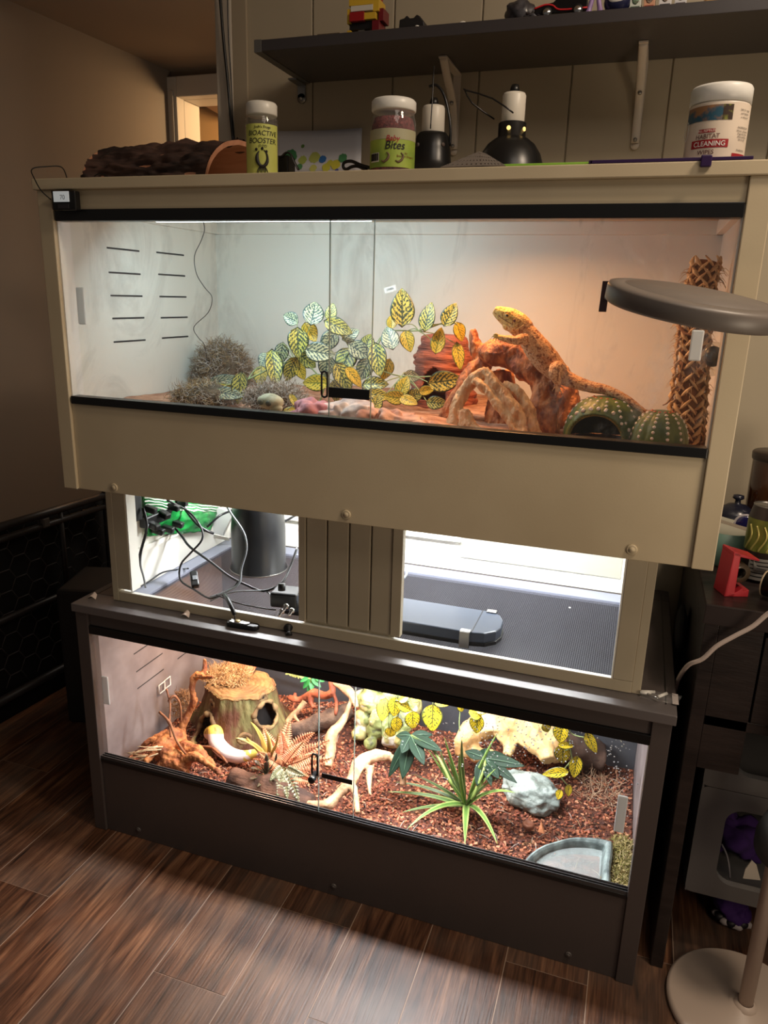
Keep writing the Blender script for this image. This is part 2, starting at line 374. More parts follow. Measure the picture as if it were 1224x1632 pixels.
# shelf goods (base z 1.737)
ZS = 1.737
def brick_tower():
    t = thing('brick_tower', 'small tower of red, yellow, white and black toy bricks on the shelf', 'toy', (-.11, .43, ZS))
    cols = {'r': (150, 26, 28), 'y': (206, 168, 50), 'w': (205, 200, 190), 'k': (22, 20, 22), 'm': (110, 22, 30)}
    def bk(x0, x1, z0, z1, c, y0=.41, y1=.45):
        mb = MB().box(x0, x1, y0, y1, z0, z1)
        for k in range(max(1, int((x1-x0)/.008))):
            mb.lathe([(.0001, 0), (.0024, 0), (.0024, .0018), (.0001, .0018)][::-1], (x0+.004+k*.008, (y0+y1)/2-.008, z1), 10)
        mb.build('brick', mat('brick_'+c, cols[c], .3), t, smooth=False, bevel=.0004)
    X = at(553, 45, y=.41).x; W = at(604, 45, y=.41).x-X
    z = ZS; f = lambda a: X+W*a
    bk(f(.0), f(.12), z, z+.014, 'y'); bk(f(.12), f(.3), z, z+.006, 'w'); bk(f(.5), f(.66), z, z+.007, 'w'); bk(f(.78), f(1), z, z+.028, 'm')
    bk(f(.3), f(.5), z, z+.016, 'w', .42, .45); bk(f(.05), f(.78), z+.016, z+.030, 'k', .415, .45)
    bk(f(.1), f(.55), z+.028, z+.044, 'r', .405, .44); bk(f(.55), f(.9), z+.030, z+.042, 'y', .407, .445); bk(f(.0), f(.12), z+.026, z+.052, 'y')
    bk(f(.12), f(.8), z+.046, z+.056, 'w', .408, .45); bk(f(.8), f(.98), z+.044, z+.066, 'y'); bk(f(.05), f(.8), z+.057, z+.070, 'y', .41, .45)
    bk(f(.95), f(1.1), z+.028, z+.050, 'm', .415, .45); bk(f(.1), f(.9), z+.071, z+.085, 'r')
brick_tower()
c = [at(p, 52, y=.42).x for p in (450, 478, 510, 548)]
for i, (lab, h) in enumerate((('clear plastic block, leftmost of the row at the shelf end', .005), ('clear plastic block in the middle of the row on the shelf', .008), ('clear plastic block beside the toy brick tower', .009))):
    tag(MB().box(c[i]+.002, c[i+1]-.002, .4, .43, ZS, ZS+h).build('clear_block', mat('clear_block', (150, 128, 100), .1, trans=.7), None, smooth=False, bevel=.001), lab, 'block', 'clear blocks on the shelf')
# dark eared ornament, small white figure
t = thing('eared_ornament', 'black ornament with two pointed ears on the shelf', 'ornament', tuple(at(660, 44, y=.4)))
a, b2 = at(639, 45, y=.4).x, at(680, 45, y=.4).x; ww = b2-a
M = T((a, .415, ZS)) @ R(PI/2, 'X')
MB().prism([(0, 0), (ww, 0), (ww*.97, .010), (ww*.8, .020), (ww*.68, .0235), (ww*.56, .018), (ww*.42, .018), (ww*.3, .0235), (ww*.2, .019), (ww*.02, .017)], .03, M).build('body', mat('ornament_black', (28, 25, 26), .45), t, smooth=False, bevel=.002)
MB().blob((a+ww*.72, .383, ZS+.002), (.004, .002, .002), 2).build('white_spot', M_white, t)
p = at(738, 36, y=.42); t = thing('white_figurine', 'tiny white curled figurine on the shelf', 'ornament', (p.x, .42, ZS))
MB().blob((p.x, .42, ZS+.010), (.008, .006, .006), 2, .2, 200).build('head', M_white, t)
MB().tube([(p.x+.007, .42, ZS+.008), (p.x+.009, .42, ZS+.004), (p.x+.006, .42, ZS)], .0022, 8).build('tail', M_white, t)
MB().blob((p.x-.006, .42, ZS+.002), (.003, .003, .002), 2).build('paw', M_white, t)
# black crouched toy, toy car, purple legs, round navy figurine stand-in, carded boxes
x0 = at(808, 25, y=.42).x; x1 = at(858, 25, y=.42).x
t = thing('armoured_toy', 'dark armoured toy lying left of the toy car', 'toy', (x0, .42, ZS))
mb = MB()
mb.blob(((x0+x1)/2-.006, .43, ZS+.022), (.028, .02, .022), 3, .35, 60, 3); mb.blob((x1-.004, .41, ZS+.008), (.022, .014, .008), 3, .3, 90, 5)
mb.build('body', mat('toy_dark', (44, 42, 46), .3, c2=(86, 84, 90), nscale=60), t)
for k in range(3):
    MB().tube([(x1-.02+.01*k, .405, ZS+.014), (x1-.008+.012*k, .398, ZS+.008), (x1+.004+.012*k, .4, ZS+.002)], [.003, .003, .001], 6).build('claw', mat('toy_grey', (60, 50, 54), .3), t)
x0 = at(852, 18, y=.40).x; x1 = at(937, 8, y=.40).x; w_ = x1-x0
t = thing('toy_car', 'black toy car with a red stripe on the shelf', 'toy car', (x0, .41, ZS))
M = T((x0, .43, ZS+.004)) @ R(PI/2, 'X')
MB().prism([(0, .004), (0, .014), (w_*.2, .020), (w_*.35, .022), (w_*.5, .034), (w_*.85, .034), (w_, .022), (w_, .004)], .035, M).build('body', mat('car_black', (14, 13, 15), .15, coat=.5), t, smooth=False, bevel=.002)
MB().tube([(x0, .394, ZS+.017), (x0+w_*.2, .394, ZS+.022), (x0+w_*.35, .394, ZS+.020), (x0+w_*.5, .394, ZS+.012), (x1, .394, ZS+.012)], .0016, 6).build('stripe', mat('car_red', (205, 40, 45), .35), t)
for wx in (.24, .82):
    a = MB().lathe([(.0001, 0), (.0095, 0), (.0095, .006), (.0001, .006)], (x0+w_*wx, .3975, ZS+.0095), 24, R(PI/2, 'X')).build('wheel', M_rubber, t)
    MB().lathe([(.0001, .0062), (.0062, .0062), (.0068, .0052)], (x0+w_*wx, .3975, ZS+.0095), 24, R(PI/2, 'X')).build('hub', M_chrome, a)
x0 = at(948, 8, y=.40).x
t = thing('purple_figure', 'figure with two purple legs standing right of the toy car', 'toy', (x0, .41, ZS))
for s in (-1, 1):
    MB().tube([(x0+s*.012, .4, ZS), (x0+s*.009, .4, ZS+.012), (x0+s*.005, .4, ZS+.03), (x0+s*.004, .4, ZS+.045)], [.007, .0045, .004, .005], 10).build('leg', mat('toy_purple', (150, 124, 176), .4), t)
MB().blob((x0, .4, ZS+.055), (.013, .01, .016), 3).build('torso', mat('toy_purple', (0, 0, 0)), t)
x0 = at(983, 8, y=.40).x
t = thing('navy_figurine', 'rounded navy blue figurine stand-in with a pale oval face panel', 'figurine', (x0, .41, ZS))
MB().blob((x0, .41, ZS+.021), (.024, .018, .021), 3).build('body', mat('navy_enamel', (26, 28, 62), .3), t)
MB().blob((x0-.001, .395, ZS+.026), (.016, .005, .011), 3).build('panel', mat('tin_panel', (214, 212, 208), .4), t)
pb = [(1004, 1022), (1026, 1044), (1050, 1070), (1075, 1094)]
bc = [((206, 212, 204), (60, 84, 70)), ((200, 150, 120), (150, 60, 40)), ((214, 212, 214), (50, 50, 60)), ((206, 206, 210), (80, 74, 84))]
for i, (a, b_) in enumerate(pb):
    xa, xb = at(a, 5, y=.41).x, at(b_, 5, y=.41).x
    cname = ['green', 'orange', 'dark', 'grey'][i]
    t = thing('boxed_figurine', 'small white window box with a %s print, %s' % (cname, ['next to the navy figurine', 'second from the navy figurine', 'third from the navy figurine', 'fourth from the navy figurine'][i]), 'box', ((xa+xb)/2, .42, ZS), 'boxed figurines on the shelf')
    MB().box(xa, xb, .405, .435, ZS, ZS+.045).build('box', mat('card_%d' % i, bc[i][0], .5), t, smooth=False, bevel=.0008)
    MB().box(xa+.002, xb-.002, .4035, .4052, ZS+.004, ZS+.010).build('name_strip', mat('print_%d' % i, bc[i][1], .5), t, smooth=False)
    MB().blob(((xa+xb)/2, .4045, ZS+.022), (.0065, .0015, .009), 2).build('printed_face', mat('face_%d' % i, (200, 180, 160) if i else (120, 160, 130), .5, c2=(90, 70, 60), nscale=200), t)
for i, (a, b_, c_) in enumerate(((1122, 1150, (200, 170, 110)), (1153, 1224, (196, 186, 160)))):
    xa, xb = at(a, 5, y=.41).x, at(b_, 5, y=.41).x
    o = MB().box(xa, xb, .41, .44, ZS, ZS+.03); o.box(xa+.003, xb-.003, .408, .412, ZS+.004, ZS+.02)
    tag(o.build('tan_box', mat('tan_box%d' % i, c_, .5, c2=(150, 100, 50), nscale=60), None, smooth=False, bevel=.001), ['small tan printed box on the shelf', 'wide pale printed box at the right end of the shelf in view'][i], 'box')

# ================================================================== LOWER ENCLOSURE
ZL = .5758; TS = .0187
lo = thing('reptile_enclosure', 'lower graphite grey reptile enclosure standing on the wood floor', 'terrarium', (0, .3, 0))
def B(p, name, m, x0, x1, y0, y1, z0, z1, bev=.001, label=None):
    return MB().box(x0, x1, y0, y1, z0, z1).build(name, m, p, smooth=False, bevel=bev, label=label)
for s in (-1, 1):
    xs = sorted((s*.61, s*.5785))
    B(lo, 'corner_post', M_gray, *xs, 0, .03, 0, ZL-TS, .0015)
    xs = sorted((s*.61, s*.592))
    B(lo, 'side_panel', M_grayin, *xs, .03, .588, 0, ZL-TS)
B(lo, 'front_panel', M_gray, -.5785, .5785, .006, .018, 0, .187)
B(lo, 'back_panel', M_grayback, -.592, .592, .572, .588, 0, ZL-TS)
B(lo, 'bottom_panel', M_gray, -.592, .592, .018, .572, .005, .02)
B(lo, 'header_panel', M_gray, -.5785, .5785, .006, .018, .527, ZL-TS)
B(lo, 'lower_track', M_black, -.5785, .5785, .003, .022, .185, .194)
for y in (.004, .0105, .0175):
    B(lo, 'track_rib', mat('track_rib_plastic', (60, 60, 62), .25), -.5785, .5785, y, y+.0018, .194, .2015, .0004)
B(lo, 'upper_track', M_black, -.5785, .5785, .001, .020, .508, .527, .001)
# top frame
B(lo, 'top_front_rail', mat('graphite_gloss', (96, 90, 90), .38, spec=1), -.615, .615, -.005, .062, ZL-TS, ZL, .0015)
B(lo, 'top_back_rail', M_gray, -.615, .615, .52, .588, ZL-TS, ZL, .0015)
for s in (-1, 1):
    xs = sorted((s*.615, s*.545)); B(lo, 'top_side_rail', M_gray, *xs, .062, .52, ZL-TS, ZL, .0015)
    xs = sorted((s*.5985, s*.5965)); B(lo, 'rail_groove_strip', M_black, *xs, .03, .56, ZL-.0005, ZL+.0006, 0)
B(lo, 'mesh_rim', mat('mesh_rim_grey', (136, 140, 156), .4), -.545, .545, .47, .52, ZL-.012, ZL, .001)
B(lo, 'mesh_rim', MATS['mesh_rim_grey'], -.545, -.495, .062, .47, ZL-.012, ZL, .001)
B(lo, 'mesh_rim', MATS['mesh_rim_grey'], .507, .545, .062, .47, ZL-.012, ZL, .001)
mb = MB(); x = -.495
while x < .507: mb.box(x-.0003, x+.0003, .062, .47, ZL-.0061, ZL-.0055); x += .0040
y = .062
while y < .47: mb.box(-.495, .507, y-.0003, y+.0003, ZL-.0055, ZL-.0049); y += .0040
mb.build('mesh_screen', mat('screen_wire', (84, 84, 92), .5, .2), lo, smooth=False, kind='stuff')
def cap(p, px, py, y, m, r=.0075):
    c = at(px, py, y=y); q = MB().lathe([(.0001, .004), (r*.55, .0035), (r*.6, .0015), (r*.85, .003), (r, .0018), (r, -.001)], c, 24, R(PI/2, 'X'))
    q.build('screw_cap', m, p)
for px, py in ((221, 1322), (532, 1412), (906, 1521)): cap(lo, px, py, .006, mat('grey_cap', (92, 86, 84), .35), .006)
# glass doors
def pane(p, x0, x1, y, z0, z1, m, th=.004):
    return MB().box(x0, x1, y, y+th, z0, z1).build('glass_pane', m, p, smooth=False)
xa = at(508, 1260, y=.008).x; xb = at(561, 1270, y=.008).x
g1 = pane(lo, -.578, xb, .013, .196, .52, M_glassb); g2 = pane(lo, xa, .578, .0065, .196, .52, M_glassb)
M_edge = mat('glass_edge', (170, 190, 186), .2, trans=.5)
B(g1, 'glass_edge', M_edge, xb, xb+.0012, .013, .017, .196, .52, 0); B(g2, 'glass_edge', M_edge, xa-.0012, xa, .0065, .0105, .196, .52, 0)
def pull(p, pts, y):
    c = [at(a, b, y=y) for a, b in pts]; x0 = sum(v.x for v in c)/len(c); z0 = min(v.z for v in c); z1 = max(v.z for v in c)
    B(p, 'finger_pull', M_frost, x0-.0085, x0+.0085, y-.004, y, z0, z1, .0025)
pull(g2, ((992, 1267), (987, 1325)), .0065); pull(g1, ((166, 1077), (173, 1122)), .013)
# lower sliding lock
c = at(497, 1232, y=.004); e_ = at(561, 1241, y=.004)
lk = thing('glass_lock', 'black sliding door lock with a barrel on the lower tank glass', 'lock', (c.x, .0, c.z))
B(lk, 'serrated_bar', M_black, at(512, 1225, y=.003).x, e_.x, .0045, .0065, c.z-.006, c.z+.005, .0005)
a = at(502, 1202, y=0); b_ = at(502, 1238, y=0)
MB().tube([(a.x-.006, -.001, b_.z+.006), (a.x-.0055, -.001, a.z-.004), (a.x, -.001, a.z), (a.x+.0055, -.001, a.z-.004), (a.x+.006, -.001, b_.z+.006)], .0022, 8).build('hook', M_black, lk)
MB().lathe([(.0001, 0), (.0078, 0), (.0078, .022), (.0065, .0245), (.0001, .0245)], (b_.x-.001, .006, b_.z+.002), 24, R(PI/2, 'X')).build('barrel', M_black, lk)

# ================================================================== SPACER STAND
sp = thing('riser_stand', 'cream riser stand with two open windows between the two tanks', 'stand', (0, .3, ZL))
YS = .045; z0, z1 = ZL+.0008, .8394
M_riser = mat('riser_cream', (188, 176, 152), .45, c2=(180, 168, 144), nscale=5)
B(sp, 'left_post', M_riser, -.543, -.4957, YS, YS+.016, z0+.029, z1); B(sp, 'bottom_rail', M_riser, -.528, .54, YS, YS+.010, z0, z0+.0215)
B(sp, 'outer_post', M_riser, -.543, -.5283, YS-.0005, YS+.02, z0, z1); B(sp, 'outer_post', M_riser, .54, .5555, YS+.0015, YS+.02, z0, z1)
B(sp, 'right_post', M_riser, .507, .5399, YS, YS+.016, z0+.022, z1)
B(sp, 'middle_frame_post', M_riser, -.0973, -.083, YS-.0005, YS+.016, z0+.029, z1); B(sp, 'middle_frame_post', M_riser, .095, .1146, YS-.0005, YS+.016, z0+.029, z1)
B(sp, 'top_rail', M_riser, -.4957, .507, YS, YS+.016, .822, z1)
xs = [-.083, -.0385, .007, .0515, .095]
for a, c in zip(xs, xs[1:]): B(sp, 'beadboard_plank', M_riser, a+.0016, c-.0016, YS+.003, YS+.011, z0+.029, .824, .0015)
B(sp, 'beadboard_backing', M_riser, -.09, .1, YS+.011, YS+.016, z0+.02, .824, 0)
M_wh = mat('stand_inner_white', (236, 234, 224), .5)
B(sp, 'back_panel', M_wh, -.543, .5555, .525, .535, z0, z1); B(sp, 'side_panel', M_wh, -.543, -.533, YS+.02, .525, z0, z1); B(sp, 'side_panel', M_wh, .5455, .5555, YS+.02, .525, z0, z1)
B(sp, 'window_lining', M_wh, -.4957, -.4927, YS+.001, YS+.03, z0+.026, .822, 0); B(sp, 'window_lining', M_wh, .504, .507, YS+.001, YS+.03, z0+.022, .822, 0)
B(sp, 'window_lining', M_wh, -.4957, .507, YS+.001, YS+.0105, z0+.0195, z0+.0220, 0)
a = at(733, 887, y=.524); b_ = at(733, 858, y=.524)
B(sp, 'recessed_panel', mat('recessed_panel_grey', (176, 174, 160), .6), a.x, .502, .521, .525, a.z, .80, .0005)
B(sp, 'inner_ledge', M_wh, -.54, -.525, YS+.03, .52, .66, .672)
B(sp, 'inner_ledge', M_wh, -.5, .12, .51, .525, .655, .668)
tb = thing('led_tube', 'slim white light tube under the upper tank inside the stand', 'light', (0, .26, .834))
B(tb, 'housing', M_white, -.46, .46, .31, .35, .832, .8395); B(tb, 'diffuser', mat('led_on', (255, 255, 255), emit=(240, 248, 255), estr=6), -.455, .455, .32, .34, .829, .832)

# ================================================================== UPPER ENCLOSURE
XU = .0211; UL = -.5893; UR = .6315; UB = .8396; UT = 1.4179; YU = -.0199
up_ = thing('reptile_enclosure', 'upper cream reptile enclosure with the bearded dragon inside', 'terrarium', (XU, .3, UB))
for x0, x1, xo in ((UL, UL+.0315, UL), (UR-.0315, UR, UR-.016)):
    B(up_, 'corner_post', M_cream, x0, x1, YU, .004, UB, UT-TS, .0015)
B(up_, 'side_panel', M_creamin, UL, UL+.012, .004, .588, UB, UT-TS, .001); B(up_, 'side_panel', M_creamin, UR-.012, UR, .004, .588, UB, UT-TS, .001)
B(up_, 'front_panel', M_cream, UL+.0315, UR-.0315, -.0137, 0, UB, 1.012); B(up_, 'back_panel', M_creamin, UL+.012, UR-.012, .573, .588, UB, UT-TS, 0)
B(up_, 'bottom_panel', M_creamin, UL+.012, UR-.012, 0, .573, UB, UB+.015, 0)
B(up_, 'header_panel', M_cream, UL+.0315, UR-.0315, -.0137, 0, 1.365, UT-TS)
B(up_, 'lower_track', M_black, -.5545, .5985, -.0185, .006, 1.0125, 1.0275, .0008); B(up_, 'upper_track', M_black, -.5545, .5985, -.0185, .006, 1.3468, 1.3665, .0008)
B(up_, 'top_panel', M_cream, UL-.005, UR+.005, YU-.005, .10, UT-TS, UT, .0015); B(up_, 'top_panel', M_cream, UL-.005, UR+.005, .40, .588, UT-TS, UT, .0015)
B(up_, 'top_panel', M_cream, UL-.005, .09, .10, .40, UT-TS, UT, 0); B(up_, 'top_panel', M_cream, .38, UR+.005, .10, .40, UT-TS, UT, 0)
mb = MB(); x = .09
while x < .38: mb.box(x-.0005, x+.0005, .10, .40, UT-.008, UT-.007); x += .0045
y = .10
while y < .40: mb.box(.09, .38, y-.0005, y+.0005, UT-.007, UT-.006); y += .0045
mb.build('mesh_screen', MATS['screen_wire'], up_, smooth=False, kind='stuff')
B(up_, 'cornice', M_creamin, UL+.012, UL+.026, .02, .573, 1.372, UT-TS); B(up_, 'cornice', M_creamin, UR-.026, UR-.012, .02, .573, 1.372, UT-TS); B(up_, 'cornice', M_creamin, UL+.012, UR-.012, .559, .573, 1.372, UT-TS)
B(up_, 'track_lining', M_white, UL+.0315, UL+.0345, -.012, .02, 1.012, 1.365, 0); B(up_, 'track_lining', M_white, UR-.0345, UR-.0315, -.012, .02, 1.012, 1.365, 0)
for px, py in ((182, 777), (552, 820), (1007, 876)): cap(up_, px, py, -.0137, M_cream, .0085)
# ventilation slots cut in the left side panel
vs = [((170, 395), (222, 400)), ((249, 402), (293, 407)), ((173, 434), (224, 437)), ((252, 437), (295, 440)), ((176, 471), (227, 472)), ((254, 473), (297, 473)), ((179, 508), (230, 506)), ((256, 507), (299, 505)), ((181, 545), (232, 542)), ((258, 539), (300, 536))]
M_slot = mat('slot_dark', (34, 34, 36), .8)
XL = UL+.012
for a, b_ in vs:
    p, q = at(*a, x=XL), at(*b_, x=XL); zz = (p.z+q.z)/2
    B(up_, 'vent_slot', M_slot, XL-.004, XL+.0004, p.y, q.y, zz-.0018, zz+.0018, 0)
# lower tank slots too
for a, b_ in (((213, 1042), (236, 1028)), ((217, 1071), (259, 1041)), ((219, 1097), (261, 1067)), ((283, 1049), (298, 1040))):
    p, q = at(*a, x=-.592), at(*b_, x=-.592); zz = (p.z+q.z)/2
    B(lo, 'vent_slot', M_slot, -.594, -.5916, min(p.y, q.y), max(p.y, q.y), zz-.0014, zz+.0014, 0)
# panes
xa = at(526, 500, y=-.006).x; xb = at(591, 500, y=-.006).x
u1 = pane(up_, -.557, xb, .000, 1.022, 1.36, M_glass, .003); u2 = pane(up_, xa, .598, -.0075, 1.022, 1.36, M_glass, .003)
B(u1, 'glass_edge', M_edge, xb, xb+.0014, .000, .003, 1.022, 1.36, 0); B(u2, 'glass_edge', M_edge, xa-.0014, xa, -.0075, -.0045, 1.022, 1.36, 0)
pull(u1, ((129, 458), (132, 517)), 0); pull(u2, ((1113, 526), (1106, 575)), -.0075)
lk = thing('glass_lock', 'black sliding door lock on the upper tank glass', 'lock', tuple(at(517, 610, y=-.01)))
zz = at(557, 627, y=-.0085).z
B(lk, 'serrated_bar', M_black, at(524, 626, y=-.009).x, at(589, 628, y=-.009).x, -.010, -.0078, zz-.009, zz+.0085, .0006)
a = at(517, 592, y=-.012); b_ = at(517, 633, y=-.012); r = .0052; x = a.x
pts = [(x-r, -.0115, b_.z+r)]+[(x-r*math.cos(t), -.0115, a.z-r+r*math.sin(t)) for t in (0, PI/4, PI/2, PI*.75, PI)]+[(x+r*math.cos(t), -.0115, b_.z+r-r*math.sin(t)) for t in (0, PI/4, PI/2, PI*.75, PI)]
MB().tube(pts, .0019, 8, sub=2).build('loop', M_black, lk)
# sticker strip with a probe on the glass, right
t = thing('suction_clip', 'black strip with a small metal rivet stuck on the upper glass', 'clip', tuple(at(962, 472, y=-.008)))
p = at(964, 448, y=-.0085); q = at(960, 497, y=-.0085); w2 = .0055
MB().prism([(-w2, 0), (w2, 0), (w2+.0015, p.z-q.z), (-w2+.0015, p.z-q.z)], .002, T((q.x, -.0078, q.z)) @ R(PI/2, 'X')).build('strip', mat('strip_black', (40, 26, 28), .25), t, smooth=False)
MB().blob(at(967, 475, y=-.010), (.0045, .002, .003), 2).build('rivet', M_chrome, t)
# LED bar in the upper tank
t = thing('led_tube', 'white light tube under the roof of the upper tank on the left', 'light', (-.24, .15, 1.38))
B(t, 'housing', M_white, -.47, .0, .125, .175, 1.368, 1.3985); B(t, 'diffuser', MATS['led_on'], -.465, -.005, .132, .168, 1.362, 1.368)

# ================================================================== THINGS ON THE UPPER TANK
ZT = UT
# cork log hide: half round bark, open at both ends
lg = thing('log_hide', 'half-round dark bark log hide on the cream tank roof', 'log', (-.44, .2, ZT))
x0, x1 = at(170, 250, y=.2).x, at(330, 250, y=.13).x; rr = .098; cy = .215
def logf(u, v, r_, n_):
    a = PI*(v); x = x0+(x1-x0)*u - .035*math.sin(a)*u*0
    k = 1+(n_*(noise.noise(V((u*4, v*16, 2)))+.7*noise.noise(V((u*11, v*42, 5)))-.35*abs(noise.noise(V((u*6, v*26, 9))))*2))
    return V((x+.055*(.5-.5*math.cos(a))*u, cy-math.cos(a)*r_*k, ZT+.001+math.sin(a)*r_*k*.98*(1-.10*(1-u))))
mb = MB(); mb.sheet(lambda u, v: logf(u, v, rr, .12), 90, 110)
mb.build('bark', mat('dark_bark', (92, 66, 56), .8, c2=(40, 27, 24), nscale=22, bump=1, bscale=40, stretch=(.35, 1.6, 1.6)), lg)
mb = MB(); mb.sheet(lambda u, v: logf(u, v, rr-.009, .01), 30, 30); mb.sheet(lambda u, v: logf(1, v, rr-.009+.009*u, .01), 3, 30); mb.sheet(lambda u, v: logf(0, v, rr-.009+.009*u, .01), 3, 30)
mb.build('inner_wood', mat('inner_cork', (206, 148, 116), .6, c2=(186, 126, 94), nscale=10, stretch=(1, 6, 6)), lg)
# hygrometer with its wire
t = thing('digital_thermometer', 'small black digital thermometer clipped at the upper left corner', 'thermometer', tuple(at(100, 320, y=-.03)))
p = at(81, 304, y=-.034); q = at(121, 337, y=-.034)
B(t, 'housing', M_black, p.x, q.x, -.034, -.0195, q.z+.002, p.z, .002); p2 = at(84, 305, y=-.0355); q2 = at(110, 321.5, y=-.0355)
B(t, 'display', mat('lcd_lit', (196, 200, 198), .3, emit=(200, 205, 205), estr=.35), p2.x, q2.x, -.0355, -.034, q2.z, p2.z, .0005)
me = text_mesh('70', .011, M=T(((p2.x+q2.x)/2+.003, -.0357, q2.z+.004)) @ R(PI/2, 'X')); link('digits', me, mat('lcd_digit', (120, 122, 122), .5), t, smooth=False)
B(t, 'button', mat('button_grey', (44, 42, 46), .4), (p.x+q.x)/2-.012, (p.x+q.x)/2+.012, -.0352, -.034, q.z+.005, q.z+.012)
w_ = [at(a, b, y=y) for a, b, y in ((81, 318, -.03), (65, 303, -.036), (54, 283, -.034), (50, 272, -.03), (57, 267, -.02), (75, 265.5, 0), (93, 265, .02), (102, 271, .03), (108, 281, .04))]
w_[-1].z = ZT+.002
MB().tube(w_, .0011, 6).build('wire', M_black, t)
wire2 = MB().tube([at(a, b, y=.05) for a, b in ((150, 281, ), (158, 277), (166, 278), (172, 282))], .0012, 6).build('small_wire', M_black); tag(wire2, 'short black wire loop lying in front of the bark log', 'wire')

# jars
def jar(name, label, c, r, h, capr, caph, m_body, m_cap, group=None, shoulder=.8):
    t = thing(name, label, 'jar', c)
    z = c[2]; hb = h-caph
    MB().lathe([(.0001, 0), (r*.97, 0), (r, .003), (r, hb*.86), (r*.93, hb*.93), (r*.9, hb), (r*.9, hb+.004), (.0001, hb+.004)], c, 48).build('jar_body', m_body, t)
    cp = MB().lathe([(.0001, h), (capr*.92, h), (capr, h-.003), (capr, hb+.002), (capr*.96, hb), (.0001, hb)], c, 48).build('lid', m_cap, t)
    return t
def wrap(p, c, r, z0, z1, a0, a1, m, name='paper_label', label=None, n=28):
    mb = MB(); c = V(c)
    mb.sheet(lambda u, v: c+V((r*math.cos(a0+(a1-a0)*u), r*math.sin(a0+(a1-a0)*u), z0+(z1-z0)*v)), n, 4)
    return mb.build(name, m, p, label=label)
# yellow supplement jar
c = (-.171, .062, ZT); r = .0275; h = .122
t = jar('supplement_jar', 'clear jar with a yellow label and white lid beside the bark log', c, r, h, .0265, .020, M_clear, mat('milky_lid', (222, 218, 208), .35))
MB().lathe([(.0001, .002), (r-.003, .002), (r-.003, .07), (.0001, .07)], c, 32).build('powder', mat('pale_powder', (196, 190, 150), .8), t)
for k in range(2): MB().lathe([(r*.92, .0975-.007*k), (r*1.0, .0965-.007*k), (r*.92, .0945-.007*k)], c, 40).build('thread_ring', M_clear, t)
ac = ang2cam(c[0], c[1])
wrap(t, c, r+.0006, .004, .086, ac-1.25, ac+1.15, mat('yellow_label', (190, 196, 96), .5, c2=(204, 206, 110), nscale=30))
M_ink = mat('black_ink', (30, 28, 30), .6)
for txt, sz, z in (('JOSH FROGS', .006, .079), ('BIOACTIVE', .0108, .068), ('BOOSTER', .0115, .056), ('(2 OZ)', .005, .050)):
    if txt.startswith('JOSH'): txt = 'Josh\'s Frogs'
    link('lettering', text_mesh(txt, sz, (r+.0011, ac+.02, z), T(c), .15, .00006), M_ink, t, smooth=False)
mb = MB()
def onr(x, z, rad=r+.0015): a = ac+x/rad; return V(c)+V((rad*math.cos(a), rad*math.sin(a), z))
for k in range(7):  # root drawing and the frog-like ring above it
    xx = -.010+.0033*k; mb.tube([onr(xx*.35, .020), onr(xx*.8, .014), onr(xx+.001*((-1)**k), .006)], [.0010, .0007, .0003], 5)
mb.tube([onr(.009*math.cos(q), .033+.013*math.sin(q)) for q in [2.2+i*.45 for i in range(13)]], [.0006, .002, .0032, .0036, .003, .0024, .0026, .003, .0028, .002, .0014, .0009, .0004], 6)
for q in ((-.010, .046), (.0, .0475), (.007, .043)): mb.blob(onr(*q), (.0028, .0012, .0028), 1)
mb.build('root_drawing', M_ink, t)
# pellet jar
c = (.054, .10, ZT); r = .0375; h = .124
t = jar('pellet_jar', 'clear jar of red pellets with a green label and white lid', c, r, h, .037, .018, M_clear, M_white)
MB().lathe([(.0001, .003), (r-.002, .003), (r-.002, .085), (r*.85, .096), (.0001, .096)], c, 40).build('pellets', mat('red_pellets', (150, 70, 72), .8, c2=(92, 34, 40), nscale=220, bump=1, bscale=260), t)
ac = ang2cam(c[0], c[1])
wrap(t, c, r+.0006, .018, .076, ac-1.5, ac+1.35, mat('green_label', (166, 186, 76), .5, c2=(120, 150, 60), nscale=18))
wrap(t, c, r+.0009, .060, .076, ac-1.5, ac+1.35, mat('label_band', (176, 172, 140), .5))
link('lettering', text_mesh('Baby', .012, (r+.0013, ac-.02, .057), T(c), .2, .0001), mat('red_ink', (170, 30, 50), .5), t, smooth=False)
link('lettering', text_mesh('Bites', .0175, (r+.0014, ac+.08, .045), T(c), .2, .00015), M_ink, t, smooth=False)
link('lettering', text_mesh('for\nBearded Dragons', .0048, (r+.0012, ac+.62, .038), T(c), 0, 0), mat('brown_ink', (120, 60, 20), .6), t, smooth=False)
wrap(t, c, r+.0010, .026, .040, ac-1.15, ac-.62, mat('barcode_white', (220, 218, 210), .5), 'barcode_patch')
mb = MB()
for k in range(12):
    a = ac-1.12+k*.041; wdt = .0003+.0004*((k*7) % 3)
    p = V(c)+V(((r+.0014)*math.cos(a), (r+.0014)*math.sin(a), 0)); mb.box(-wdt/2, wdt/2, -.0003, .0003, .028, .039, T(p) @ R(a+PI/2, 'Z'))
mb.build('barcode', M_ink, t, smooth=False)
for q, s_ in ((-.012, .9), (.012, 1)):
    mb = MB(); rad = r+.0012
    def on2(x, z): a = ac+x/rad; return V(c)+V((rad*math.cos(a), rad*math.sin(a), z))
    mb.tube([on2(q-.007, .028), on2(q-.002, .026), on2(q+.004, .03), on2(q+.006, .036), on2(q+.002, .040)], [.0008, .0018, .0022, .0016, .0008], 6); mb.build('lizard_print', mat('print_brown', (110, 90, 70), .6), t)
